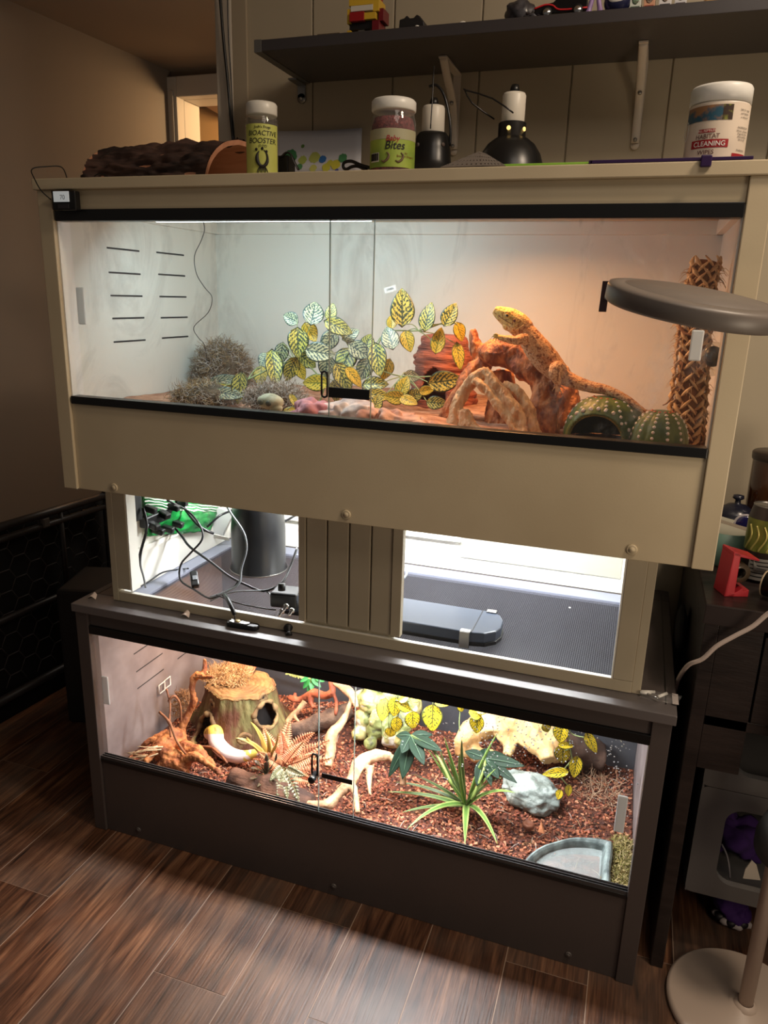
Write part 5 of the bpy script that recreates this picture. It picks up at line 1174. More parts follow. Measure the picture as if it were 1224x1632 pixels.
MB().prism([(-xw, 0), (xw*.95, 0), (xw*.95, zt*.16), (xw*.55, zt*.12), (xw*.4, zt*.2), (-.002, zt*.1)], .042, Mx @ T((0, 0, -.02))).build('foot_plate', M_redp, t, smooth=False, bevel=.001)
MB().lathe([(.009, -.015), (.017, -.015), (.017, .015), (.009, .015)], Mx @ V((.004, zt*.5, 0)), 30, R(.35, 'Z') @ R(PI/2, 'X')).build('tape_roll', mat('tape_brown', (92, 78, 62), .25), t)
# leaflet, cup on its side, white cable
P4 = px([(1199, 905), (1240, 915), (1240, 872), (1203, 870)], .20); t = thing('printed_leaflet', 'grey printed leaflet leaning against the drink can', 'leaflet', P4[0])
MB().sheet(lambda u, v: (P4[0]*(1-u)+P4[1]*u)*(1-v)+(P4[3]*(1-u)+P4[2]*u)*v+V((0, -.012+.012*v, 0)), 4, 4).build('sheet', mat('leaflet_grey', (150, 148, 144), .7), t, solid=.0006)
for k in range(8):
    v = .12+.1*k; a = (P4[0]*.88+P4[1]*.12)*(1-v)+(P4[3]*.88+P4[2]*.12)*v+V((0, -.0128+.012*v, 0)); b_ = (P4[0]*.15+P4[1]*.85)*(1-v)+(P4[3]*.15+P4[2]*.85)*v+V((0, -.0128+.012*v, 0))
    MB().tube([a, b_], .0005, 4, sub=1).build('text_line', M_ink, t)
c = at(1216, 938, y=.12); t = thing('black_cup', 'black cup lying on its side with a pale rim in the desk corner', 'cup', c)
cm = V((c.x+.004, .13, ZD+.024)); Mx = R(-.5, 'Z') @ R(PI/2, 'Y')
MB().lathe([(.0001, .07), (.022, .07), (.024, .06), (.021, 0), (.019, 0), (.021, .055), (.0001, .06)], cm, 32, Mx).build('cup', M_black, t)
MB().lathe([(.0215, .001), (.0225, -.001), (.0205, -.002), (.019, 0)], cm, 32, Mx).build('rim', mat('tan_rim', (190, 170, 140), .4), t)
cw = MB().tube(px([(1250, 962, .02), (1224, 978, .03), (1200, 998, .035), (1172, 1013, .04), (1142, 1030, .045), (1120, 1050, .05), (1100, 1058, .06), (1090, 1068, .09), (1080, 1085, .14), (1076, 1102, .20), (1072, 1120, .3)]), .0038, 10)
tag(cw.build('white_cable', mat('white_cable', (206, 190, 182), .4)), 'white cable drooping from the desk down behind the lower tank', 'cable')
# bag hanging in the gap, wall plate
c = at(1085, 1000, x=.628)
tag(MB().blob(V((.628, c.y, c.z)), (.011, .05, .045), 3, .25, 20).build('dark_bundle', mat('dark_cloth', (20, 19, 21), .8)), 'dark cloth bundle wedged in the gap beside the desk', 'bundle')

# grey open storage bins in the desk bay
t0 = .120
M_bin = mat('grey_bin_plastic', (96, 94, 94), .42, bump=.1, bscale=300)
def bin_unit(z0, z1, label, ytop=.11, tb=.035):
    t = thing('storage_bin', label, 'bin', (.83, .3, z0), 'stacked grey bins in the desk bay'); x0, x1 = .686, 1.1; y0 = ytop; W = x1-x0; h = z1-z0
    def rr(xa, xb, za, zb, r, n=6):
        o = []
        for cx_, cz_, a0 in ((xb-r, za+r, -PI/2), (xb-r, zb-r, 0), (xa+r, zb-r, PI/2), (xa+r, za+r, PI)):
            for i in range(n+1): a = a0+PI/2*i/n; o.append((cx_+r*math.cos(a), cz_+r*math.sin(a)))
        return o
    out = rr(x0, x1, z0, z1, .012); inn = rr(x0+.048, x1-.048, z0+.035, z1-tb, .03); n = len(out)
    vs = [V((p[0], y0, p[1])) for p in out]+[V((p[0], y0-.002, p[1])) for p in inn]+[V((p[0], y0+.012, p[1])) for p in inn]
    mb = MB(); mb._add(vs, [(i, (i+1) % n, n+(i+1) % n, n+i) for i in range(n)]+[(n+i, n+(i+1) % n, 2*n+(i+1) % n, 2*n+i) for i in range(n)]); mb.build('front_frame', M_bin, t, smooth=False)
    B(t, 'side_wall', M_bin, x0, x0+.004, y0, .52, z0, z1, .001); B(t, 'side_wall', M_bin, x1-.004, x1, y0, .52, z0, z1, .001)
    B(t, 'bin_floor', M_bin, x0+.004, x1-.004, y0, .52, z0, z0+.004, .001); B(t, 'back_wall', M_bin, x0+.004, x1-.004, .516, .52, z0+.004, z1, .001); return t
zb = [.150, .384, .530]
bin_unit(zb[1]+.001, zb[2], 'upper grey plastic bin with a large rounded opening, nearly empty', tb=.012); bin_unit(zb[0], zb[1], 'lower grey plastic bin holding purple cloth and white card')
B(thing('bin_base', 'low dark base frame under the grey bins', 'base', (.83, .3, 0)), 'frame', M_black, .69, 1.09, .40, .50, 0, .149)
def inbin(px_, py_, y): return at(px_, py_, y=y)
c = inbin(1165, 1340, .22); tag(MB().blob(V((c.x, .24, .205)), (.055, .05, .040), 4, .9, 24, 4).build('purple_cloth', mat('purple_cloth', (60, 28, 96), .95)), 'crumpled purple cloth inside the lower grey bin', 'cloth')
P4 = px([(1128, 1342), (1134, 1310), (1150, 1322), (1140, 1335)], .135)
tag(MB()._add([p+V((0, d, 0)) for d in (0, .002) for p in P4], [(0, 1, 2, 3), (7, 6, 5, 4), (0, 4, 5, 1), (1, 5, 6, 2), (2, 6, 7, 3), (3, 7, 4, 0)]).build('white_card', mat('dull_card', (190, 182, 178), .7), None, smooth=False), 'folded white card at the left of the lower grey bin', 'card')
P4 = px([(1184, 1400), (1188, 1385), (1198, 1372), (1206, 1380), (1212, 1403)], .13)
tag(MB()._add([p+V((0, d, 0)) for d in (0, .003) for p in P4], [(0, 1, 2, 3, 4), (9, 8, 7, 6, 5)]+[(i, (i+1) % 5, 5+(i+1) % 5, 5+i) for i in range(5)]).build('jigsaw_card', mat('pale_card', (206, 196, 182), .7), None, smooth=False), 'pale stepped piece of card at the front of the lower grey bin', 'card')
tag(MB().tube(px([(1150, 1345, .16), (1158, 1362, .15), (1162, 1382, .14), (1163, 1400, .14)]), .002, 6).build('curled_lead', mat('cord_grey', (110, 106, 110), .5)), 'short grey cord curling in the lower grey bin', 'cord')
c = at(1166, 1430, z=.03); t = thing('purple_ball_toy', 'round purple toy with dark and white patches on the floor under the bins', 'toy', (c.x, .19, 0))
MB().blob((c.x, .235, .036), (.036, .034, .033), 4, .35, 34).build('body', mat('deep_purple', (64, 28, 104), .8), t)
for k in range(7):
    a = -2.9+.38*k; MB().blob((c.x+.031*math.cos(a), .235+.031*math.sin(a), .016+.004*(k % 2)), (.011, .008, .008), 2, .3, 90, k).build('patch', (mat('patch_white', (190, 180, 180), .5), mat('patch_black', (24, 20, 26), .5))[k % 2], t)

# ================================================================== MAGNIFIER LAMP
M_taupe = mat('taupe_plastic', (196, 178, 164), .4); M_taupe2 = mat('taupe_head', (122, 113, 106), .42)
t = thing('magnifier_lamp', 'beige floor magnifier lamp with a round head before the upper tank', 'lamp', (.80, .03, 0))
bc_ = at(1180, 1597, z=.018); bx, by = .797, .012
MB().lathe([(.0001, 0), (.126, 0), (.128, .004), (.128, .012), (.122, .018), (.022, .020), (.020, .024), (.0001, .025)], (bx, by, 0), 72).build('base_disc', M_taupe, t)
pbx = at(1187, 1603, z=.02); pt_ = V((pbx.x, pbx.y, .02))
top_ = V((pt_.x+.0, pt_.y, 1.23))
MB().tube([pt_, pt_+V((0, 0, .4)), pt_+V((0, 0, .8)), top_], .0125, 20, sub=1).build('pole', M_taupe, t)
MB().lathe([(.020, 0), (.019, .006), (.013, .010)], pt_, 30).build('collar', M_taupe, t)
# dark stool cushion, modelled as a rounded pad joined to the lamp pole
cc = V((pt_.x+.012, pt_.y-.005, at(1215, 1330, y=pt_.y).z))
MB().lathe([(.0001, -.040), (.034, -.040), (.048, -.026), (.050, .0), (.046, .034), (.036, .046), (.0001, .048)], cc, 40, R(.35, 'X')).build('stool_cushion', mat('cushion_grey', (72, 76, 80), .4), t)
# head
hc = at(1110, 468, d=.80); nrm = (up*.88 - fw*.43 + rt*.13).normalized()
zx = (rt - nrm*rt.dot(nrm)).normalized(); zy = nrm.cross(zx)
Mh = Matrix(((zx.x, zy.x, nrm.x, 0), (zx.y, zy.y, nrm.y, 0), (zx.z, zy.z, nrm.z, 0), (0, 0, 0, 1)))
RH = .0935
MB().lathe([(.0001, 0), (RH*.80, .0), (RH*.81, -.0012), (RH*.82, .0), (RH*.985, -.002), (RH, -.005), (RH*.995, -.019), (RH*.96, -.022), (.0001, -.022)], hc, 80, Mh).build('head', M_taupe2, t)
MB().lathe([(RH*.93, -.0222), (RH*.6, -.0235), (.0001, -.0235)], hc, 60, Mh).build('lens', mat('lens_frost', (120, 112, 108), .3), t)
MB().tube([hc+zx*RH*.90-nrm*.012, hc+zx*(RH+.05)-nrm*.010, hc+zx*(RH+.14)-nrm*.02, top_+V((0, 0, .02))], [.022, .018, .014, .013], 16, flat=.55).build('arm', M_taupe2, t)

# ================================================================== PET PEN ON THE LEFT
pn = thing('pet_pen', 'dark folding pet pen with hexagon netting left of the tanks', 'pen', at(60, 900, z=.5))
M_pen = mat('dark_tube', (52, 46, 44), .45); M_net = mat('net_cord', (70, 64, 62), .6)
A1 = at(-60, 858, z=.60); B1 = at(172, 788, z=.60); 
dirp = (B1-A1).normalized(); Lp = (B1-A1).length
def pen(s_, z): return V((A1.x+dirp.x*s_, A1.y+dirp.y*s_, z))
M_shade = mat('pen_shade', (40, 33, 31), .8)
for nme, z, r_ in (('top_rail', .60, .012), ('second_rail', .565, .010), ('middle_rail', .335, .010), ('bottom_rail', .10, .013)):
    MB().tube([pen(0, z), pen(Lp*.5, z), pen(Lp, z)], r_, 12, sub=1).build(nme, M_pen, pn)
MB().tube([pen(Lp*.98, .0), pen(Lp*.98, .62)], .012, 12, sub=1).build('upright', M_pen, pn); MB().tube([pen(Lp*.62, .30), pen(Lp*.62, .60)], .008, 12, sub=1).build('upright', M_pen, pn)
for s_, z in ((.50, .575), (.78, .36)): MB().box(-.012, .012, -.012, .012, -.014, .014, T(pen(Lp*s_, z))).build('clip', mat('clip_grey', (96, 88, 82), .5), pn, smooth=False, bevel=.003)
mb = MB(); hx = .036
nr = 0
for i in range(int(Lp/(hx*1.5))+1):
    for j in range(13):
        cx_ = i*hx*1.5; cz_ = .13+j*hx*1.732+(hx*.866 if i % 2 else 0)
        if cz_ > .59 or cx_ > Lp: continue
        P6 = [pen(max(0, min(Lp, cx_+hx*math.cos(PI/3*k))), min(.6, cz_+hx*math.sin(PI/3*k))) for k in range(4)]
        mb.tube(P6, .0018, 4, sub=1)
mb.build('hexagon_net', M_net, pn, kind='stuff')
f0_, f1_ = pen(0, .0), pen(Lp*.97, .0); mb = MB(); mb._add([f0_+V((-.02, .02, .02)), f1_+V((-.02, .02, .02)), f1_+V((-.02, .02, .58)), f0_+V((-.02, .02, .58))], [(0, 1, 2, 3)]); mb.build('shade_sheet', mat('pen_shade_black', (17, 14, 13), .9), pn, solid=.002)  # near-black sheet added to paint the darkness behind the net
tag(MB().box(-.16, .16, -.10, .10, 0, .42, T((-.86, .48, .0)) @ R(.3, 'Z')).build('dark_box', mat('dark_box', (30, 25, 24), .7), None, smooth=False, bevel=.01), 'dark box standing behind the pet pen', 'box')

# ================================================================== INSIDE THE LOWER TANK
def hg(x, y):
    return .137-.05*max(0, y)/.57+.060*math.exp(-((x+.17)**2+(y-.46)**2)/.012)+.006*noise.noise(V((x*9, y*9, 7)))
M_sub = mat('bark_substrate', (110, 62, 42), .95, c2=(60, 32, 24), nscale=50, bump=1, bscale=120)
mb = MB(); mb.sheet(lambda u, v: V((-.591+1.182*u, .021+.55*v, hg(-.591+1.182*u, .021+.55*v))), 110, 56)
tag(mb.build('substrate_bed', M_sub), 'dark brown soil bed under the bark chips in the lower tank', 'soil', kind='stuff')
CH = [lin(150, 84, 56), lin(120, 62, 42), lin(178, 110, 76), lin(92, 48, 36), lin(196, 138, 104), lin(134, 72, 46), lin(70, 38, 32), lin(160, 92, 70)]
mb = MB(); rnd = random.Random(3)
for k in range(15000):
    x = rnd.uniform(-.588, .588); y = .026+.54*rnd.random()**1.15
    if (x > .53 and y < .26) or (x > .37 and y < .2 and (x-.55)**2+(y-.024)**2 < .165**2): continue
    s_ = rnd.uniform(.004, .0098); Mx = T((x, y, hg(x, y)+rnd.uniform(-.001, .005))) @ Euler((rnd.uniform(-.8, .8), rnd.uniform(-.8, .8), rnd.uniform(0, 6.3))).to_matrix().to_4x4()
    mb.col = rnd.choice(CH); a, b_, h = s_*.5, s_*rnd.uniform(.25, .42), s_*rnd.uniform(.1, .22)
    vs = [(-a, -b_*.7, -h), (a*.8, -b_, -h), (a, b_*.8, -h), (-a*.8, b_, -h), (-a*.9, -b_*.6, h), (a*.7, -b_*.9, h*.7), (a*.9, b_*.7, h), (-a*.7, b_*.8, h*.8)]
    mb._add([Mx @ V(v) for v in vs], [(0, 3, 2, 1), (4, 5, 6, 7), (0, 1, 5, 4), (1, 2, 6, 5), (2, 3, 7, 6), (3, 0, 4, 7)])
mb.col = None
tag(mb.build('bark_chips', mat('chip', (255, 255, 255), .75, vcol=True), None, smooth=False, fix=False), 'reddish brown bark chips covering the floor of the lower tank', 'bark chips', kind='stuff')
mb = MB(); mb.col = None
for k in range(420):
    x = rnd.uniform(-.57, .57); y = rnd.uniform(.03, .55); p = V((x, y, hg(x, y)+.004)); a = rnd.uniform(0, 6.3); d = V((math.cos(a), math.sin(a), rnd.uniform(-.1, .2)))*rnd.uniform(.006, .02)
    mb.col = rnd.choice(GREY[:2]+TAN); mb.tube([p-d, p+V((0, 0, .003)), p+d], [.0006, .0007, .0003], 3, sub=1, cap=False)
mb.col = None
tag(mb.build('loose_fibres', M_moss, fix=False), 'loose pale root fibres scattered over the bark chips', 'fibres', kind='stuff')

def pj(p):
    d = p-CAM; z = d.dot(fw); return 612+FPX*d.dot(rt)/z, 816-FPX*d.dot(up)/z
# tree stump hide
stc = V((-.400, .335, .095)); ZTOP = .250
st = thing('stump_hide', 'mossy brown tree stump hide with two dark openings and knots', 'hide', tuple(stc))
def stump(u, v):
    a = 2*PI*u; z = .095+(ZTOP-.095)*v
    fl = (1-v)**2; feet = .5+.5*math.cos(4*a+.9)
    r_ = .080+.026*(1-v)+.066*fl*(.35+.65*feet)+.012*noise.noise(V((math.cos(a)*3, math.sin(a)*3, v*2)))+.0055*noise.noise(V((math.cos(a)*14, math.sin(a)*14, v*3)))
    return V((stc.x+r_*math.cos(a)*1.05, stc.y+r_*math.sin(a)*.95, z))
def findpx(fn, px_, py_, n=90, cond=None):
    best = None
    for i in range(n):
        for j in range(30):
            p = fn(i/n, j/30); q = pj(p)
            if (p-stc).dot(CAM-stc) < 0: continue
            d = (q[0]-px_)**2+(q[1]-py_)**2
            if best is None or d < best[0]: best = (d, i/n, j/30, p)
    return best[1:]
hs_ = [findpx(stump, 325, 1163), findpx(stump, 426, 1137)]
HR = ((.044, .038), (.037, .029))
def keep(u, v):
    p = stump(u, v)
    for (hu, hv, hp), (rx_, rz_) in zip(hs_, HR):
        du = (p-hp); hor = math.hypot(du.x, du.y)
        if (hor/rx_)**2+(du.z/rz_)**2 < 1: return False
    return True
M_stump = mat('stump_bark', (116, 110, 66), .75, c2=(92, 54, 34), nscale=20, bump=1, bscale=120, stretch=(1, 1, .45), thr=(.42, .58))
mb = MB(); mb.sheet(stump, 150, 60, keep); mb.build('trunk', M_stump, st, solid=.005)
mb = MB(); mb.sheet(lambda u, v: (lambda p: V((stc.x+(p.x-stc.x)*.70, stc.y+(p.y-stc.y)*.70, p.z-.006*v)))(stump(u, v)), 60, 20); mb.build('inner_shade', mat('hollow_shade', (15, 10, 8), .95), st)  # near-black shell paints the shade inside the hollow stump
mb = MB()
def toff(u, v):
    a = 2*PI*u; p = stump(u, 1.0); c = V((stc.x, stc.y, ZTOP)); q = c.lerp(p, 1.04 if v > .94 else v*1.1); q.z = ZTOP+.002+.0015*math.sin(v*46)+.002*noise.noise(q*40)-(.004 if v > .9 else 0); return q
mb.sheet(toff, 90, 34); mb.build('cut_top', mat('stump_top', (150, 116, 72), .75, c2=(104, 76, 46), nscale=24, bump=.7, bscale=90), st, solid=.003)
for (hu, hv, hp), (rx_, rz_) in zip(hs_, HR):
    pts = []
    for k in range(25):
        t_ = 2*PI*k/24; best = None
        nrm_ = (hp-V((stc.x, stc.y, hp.z))).normalized(); tg = nrm_.cross(V((0, 0, 1)))
        q = hp+tg*rx_*1.02*math.cos(t_)+V((0, 0, rz_*1.04*math.sin(t_)))
        aa = math.atan2((q.y-stc.y)/.95, (q.x-stc.x)/1.05)/(2*PI); vv = max(0, min(1, (q.z-.095)/(ZTOP-.095)))
        pts.append(stump(aa % 1, vv)+nrm_*.003)
    MB().tube(pts, [.006+.002*math.sin(k*1.7) for k in range(25)], 8, sub=2, noi=.3, nsc=60).build('opening_rim', mat('rim_bark', (150, 128, 88), .75, c2=(104, 76, 50), nscale=30, bump=.7), st)
for a, b_, r_ in ((342, 1122, .0125), (418, 1108, .0105), (388, 1178, .015)):
    hu, hv, hp = findpx(stump, a, b_); nrm_ = (hp-V((stc.x, stc.y, hp.z))).normalized(); tg = nrm_.cross(V((0, 0, 1)))
    for q, w_ in ((1.0, .0045), (.62, .003)):
        k_ = MB().tube([hp+nrm_*.003+tg*r_*q*math.cos(t_)+V((0, 0, r_*q*.85*math.sin(t_))) for t_ in [2*PI*i/14 for i in range(15)]], w_, 6, sub=1, noi=.3, nsc=90); kn = k_.build('knot', MATS['rim_bark'], st)
    MB().blob(hp+nrm_*.001, (r_*.5, r_*.5, r_*.5), 2).build('knot_hole', mat('hole_dark', (34, 24, 18), .9), st)
mb = MB(); mb.col = None
c = V((stc.x-.045, stc.y+.01, ZTOP+.008)); mb2 = MB(); fibres(mb2, 900, blob_surface(c, (.055, .045, .014)), .034, .0008, 1.3, [lin(196, 160, 110), lin(170, 130, 84), lin(214, 184, 140), lin(140, 104, 66)])
tag(mb2.build('dry_moss', M_moss, fix=False), 'dry tan moss heaped on the stump top', 'moss', kind='stuff')
c = at(388, 1062, z=ZTOP+.008)
mb = MB(); mb.sheet(lambda u, v: c+V(((u-.5)*.085, (v-.5)*.05, .010*math.sin(PI*v)+.004*noise.noise(V((u*8, v*5, 2))))), 30, 16)
tag(mb.build('bark_piece', mat('red_bark', (186, 118, 80), .75, c2=(110, 62, 44), nscale=30, bump=.9), None, solid=.004), 'curved reddish bark piece lying on the stump top', 'bark')

# snake tail coming out of the stump opening
cy_, cw_ = lin(226, 200, 96), lin(244, 226, 222); br_ = lin(150, 110, 50)
hp = hs_[0][2]
sn = [hp+V((.010, .030, -.016)), hp+V((.012, .010, -.010)), at(343, 1168, y=hp.y-.016), at(346, 1184, y=hp.y-.034), at(362, 1200, y=hp.y-.050), at(384, 1206, y=hp.y-.055), at(404, 1201, y=hp.y-.05), at(418, 1196, y=hp.y-.045), at(431, 1191, y=hp.y-.04)]
mb = MB(); mb.tube(sn, [.014, .018, .0200, .0195, .0185, .0155, .0105, .0055, .0012], 16, sub=7)
def sc(p, n):
    q = pj(p); k = noise.noise(p*70)
    if q[1] < 1170 and n.dot(V((0, 0, 1))) > -.2:
        return br_ if k > .28 else cy_
    if q[0] > 388: return cy_ if k > .0 or q[0] > 400 and k > -.15 else cw_
    return cw_
me = remesh(mb, .0016, 2, 0, 1, (1, 1, 1), sc)
t = thing('snake', 'white and yellow snake body curling out of the left stump opening', 'snake', tuple(at(370, 1215, z=.13)))
link('body', me, mat('snake_skin', (255, 255, 255), .35, vcol=True, bump=.25, bscale=900), t)

# spider wood on the left
M_sw = mat('orange_root_wood', (200, 130, 74), .65, c2=(130, 70, 40), nscale=40, bump=.9, bscale=110)
M_pl = mat('pale_branch_wood', (206, 168, 130), .65, c2=(160, 116, 84), nscale=30, bump=.7, bscale=90)
wood('root_wood', [
    (px([(288, 1190, .18), (290, 1160, .20), (302, 1133, .22), (310, 1118, .22), (307, 1098, .22), (311, 1078, .23), (325, 1072, .24), (327, 1050, .25)]), [.016, .011, .009, .008, .0078, .008, .007, .0045]),
    (px([(311, 1078, .23), (326, 1079, .22), (339, 1079, .21)]), [.007, .006, .003]),
    (px([(232, 1215, .05), (255, 1190, .10), (275, 1175, .14), (290, 1180, .16)]), [.006, .016, .020, .016]),
    (px([(262, 1180, .14), (262, 1205, .09), (300, 1220, .08)]), [.022, .026, .02]), (px([(285, 1190, .14), (315, 1200, .10), (340, 1222, .07)]), [.022, .016, .007]),
    (px([(225, 1190, .10), (245, 1178, .12), (265, 1172, .15)]), [.004, .009, .014]), (px([(250, 1222, .06), (275, 1215, .07), (298, 1232, .05)]), [.01, .014, .008]),
    (px([(290, 1215, .08), (310, 1205, .07), (345, 1228, .05), (352, 1232, .05)]), [.012, .010, .006, .004])],
    'gnarled orange root wood with an upright branch left of the stump', 'root', M_sw, .0022, .003, 85)
for i, (pts, r_, lab) in enumerate((
    ([(254, 1135, .12), (270, 1151, .11), (281, 1179, .10), (297, 1202, .08), (318, 1213, .06)], .0036, 'thick thin-barked vine bending over the orange root wood'),
    ([(265, 1098, .16), (271, 1121, .15), (270, 1150, .13), (272, 1175, .12)], .0028, 'straight brown vine rising left of the upright branch'),
    ([(268, 1118, .15), (277, 1109, .16), (287, 1122, .17), (289, 1150, .17)], .0030, 'hooked brown vine beside the upright branch'),
    ([(318, 1190, .15), (338, 1192, .14), (352, 1204, .12), (362, 1216, .10)], .0034, 'brown twig lying across the snake'))):
    tag(MB().tube(px(pts), [r_, r_, r_*.9, r_*.7, r_*.5][:len(pts)], 7, noi=.3, nsc=90).build('vine_stem', mat('vine_brown', (160, 106, 70), .7, c2=(110, 66, 44), nscale=60)), lab, 'vine')
mb = MB(); cc = at(292, 1128, y=.27); fibres(mb, 260, blob_surface(cc, (.022, .02, .045)), .03, .0008, 1.2, [lin(150, 110, 70), lin(120, 84, 54)])
tag(mb.build('dry_moss', M_moss, fix=False), 'brown fibre tuft between the upright branch and the left wall', 'moss', kind='stuff')
mb = MB()
for k in range(12): p = at(252+rnd.uniform(-8, 8), 1196+rnd.uniform(-8, 8), y=.08); mb.tube([p, p+V((-.02, -.02, -.004+.003*k/3)), p+V((-.045-.01*rnd.random(), -.03, -.022+.003*k))], [.0018, .0013, .0006], 5)
tag(mb.build('pale_roots', mat('pale_root', (226, 200, 160), .6)), 'fan of thin pale rootlets at the left glass corner', 'root', kind='stuff')
t = thing('wall_probe', 'small clear square probe holder on the left wall of the lower tank', 'probe', tuple(at(265, 1095, x=-.588)))
for k in (0, 1):
    c = at(258+9*k, 1096-8*k, x=-.587)
    MB().tube([c+V((0, a, b_)) for a, b_ in ((-.012, -.012), (.012, -.012), (.012, .012), (-.012, .012), (-.012, -.012))], .0018, 5, sub=1).build('square_frame', M_white, t)

# driftwood pieces in the middle
def wd(label, chains, m, vox=.0024, noi=.0014, nsc=70): return wood('driftwood', [(px(a), b_) for a, b_ in chains], label, 'driftwood', m, vox, noi, nsc)
M_coral = mat('coral_root', (186, 104, 72), .65, c2=(126, 60, 42), nscale=40, bump=.7)
wd('reddish knobbly root branch near the back of the lower tank', [([(460, 1111, .44), (470, 1115, .43), (482, 1113, .43), (500, 1104, .42), (516, 1109, .41), (530, 1103, .40), (527, 1086, .42)], [.006, .009, .008, .009, .011, .009, .007]),
    ([(470, 1115, .43), (471, 1104, .44)], [.007, .004]), ([(472, 1116, .43), (468, 1124, .42)], [.006, .004]), ([(497, 1106, .42), (496, 1120, .41), (500, 1128, .4)], [.008, .006, .004]), ([(530, 1103, .40), (536, 1118, .39), (535, 1140, .37)], [.006, .004, .003])], M_coral)
wd('short pale branch lying left of the knobbly red root', [([(486, 1118, .40), (478, 1128, .39), (467, 1140, .38), (456, 1153, .36)], [.006, .007, .008, .006]), ([(467, 1140, .38), (476, 1150, .36)], [.006, .004])], M_pl)
wd('tall leaning branch, red at the top and pale below, at the glass overlap', [([(534, 1088, .36), (548, 1096, .34), (562, 1110, .32), (568, 1128, .30)], [.008, .012, .011, .006]), ([(563, 1108, .32), (553, 1136, .30), (540, 1158, .27), (530, 1172, .25), (526, 1195, .22), (522, 1222, .19)], [.006, .007, .010, .016, .013, .009])], M_pl)
wd('long forked pale driftwood root crossing the front middle', [([(484, 1280, .04), (502, 1284, .04), (520, 1283, .05), (535, 1270, .07), (557, 1250, .10), (567, 1231, .13), (579, 1212, .16), (600, 1204, .19), (622, 1207, .21)], [.006, .010, .012, .012, .012, .014, .015, .014, .010]),
    ([(560, 1250, .10), (567, 1268, .07), (570, 1296, .03)], [.009, .007, .006]), ([(590, 1222, .15), (588, 1246, .12), (590, 1268, .09)], [.009, .006, .003]), ([(622, 1207, .21), (640, 1225, .19), (642, 1252, .17)], [.009, .008, .006])], M_pl)
# dark bark log at the front, back log
c0, c1 = at(372, 1246, y=.075), at(492, 1290, y=.045)
lgm = MB(); lgm.tube([c0, c0.lerp(c1, .5)+V((0, 0, .004)), c1], [.030, .034, .028], 26, sub=10, noi=.16, nsc=40, ridge=.05)
tag(lgm.build('bark_log', mat('dark_log', (112, 76, 56), .85, c2=(56, 36, 28), nscale=26, bump=1, bscale=80, stretch=(.3, 1, 1))), 'dark fibrous bark log lying along the front glass', 'log')
lgm = MB(); lgm.tube([at(455, 1168, y=.33), at(510, 1150, y=.37), at(560, 1130, y=.42)], [.018, .024, .022], 20, sub=8, noi=.2, nsc=40)
tag(lgm.build('bark_log', mat('grey_log', (120, 96, 78), .85, c2=(60, 46, 40), nscale=30, bump=1, bscale=90)), 'grey bark log half sunk in chips behind the red fern', 'log')
lgm = MB(); lgm.tube([at(878, 1190, y=.50), at(920, 1196, y=.51), at(962, 1206, y=.52)], [.034, .036, .033], 20, sub=8, noi=.2, nsc=30)
tag(lgm.build('bark_log', mat('back_log', (84, 62, 50), .9, c2=(50, 38, 32), nscale=24, bump=1)), 'dark brown log at the back wall right of the cream cave', 'log')

# green lumpy rock ornament
mb = MB()
for a, b_, y, r_ in ((590, 1118, .42, .034), (615, 1125, .42, .034), (580, 1145, .40, .024), (632, 1112, .45, .03), (600, 1165, .37, .026), (625, 1175, .35, .026), (645, 1182, .33, .024), (575, 1168, .38, .022), (655, 1125, .46, .03), (608, 1148, .38, .03), (590, 1185, .34, .016), (575, 1112, .44, .022), (640, 1150, .42, .034)):
    mb.blob(at(a, b_, y=y), r_, 3, .2, 30, a)
gl, yl, wl, dl = lin(132, 140, 84), lin(184, 176, 116), lin(206, 202, 186), lin(88, 92, 62)
def gc(p, n):
    k = noise.noise(p*26)+.5*noise.noise(p*60); return wl if k > .45 else (yl if k > .08 else (dl if k < -.35 else gl))
me = remesh(mb, .003, 2, .004, 42, (1, 1, 1), gc)
tag(link('rock_ornament', me, mat('lumpy_rock', (255, 255, 255), .5, vcol=True, bump=.5, bscale=90)), 'lumpy green and cream rock ornament behind the yellow leaves', 'ornament')
# cream cave root
wood('cave_ornament', [(px([(738, 1205, .36), (745, 1180, .38), (765, 1160, .42), (800, 1152, .44), (840, 1162, .44), (872, 1180, .43), (888, 1200, .42), (893, 1214, .41)]), [.022, .030, .034, .038, .040, .034, .028, .02]),
    (px([(805, 1165, .42), (812, 1186, .40), (808, 1204, .38)]), [.028, .015, .010]), (px([(850, 1172, .42), (868, 1196, .39), (872, 1212, .37)]), [.028, .026, .018]), (px([(742, 1190, .37), (760, 1200, .36), (790, 1206, .35)]), [.022, .020, .012]), (px([(800, 1140, .48), (840, 1150, .49), (880, 1175, .48)]), [.04, .044, .03])],
    'cream root-shaped cave ornament with dark openings', 'ornament', mat('cream_cave', (222, 190, 134), .6, c2=(184, 142, 90), nscale=18, bump=.6, bscale=60), .003, .003, 40)
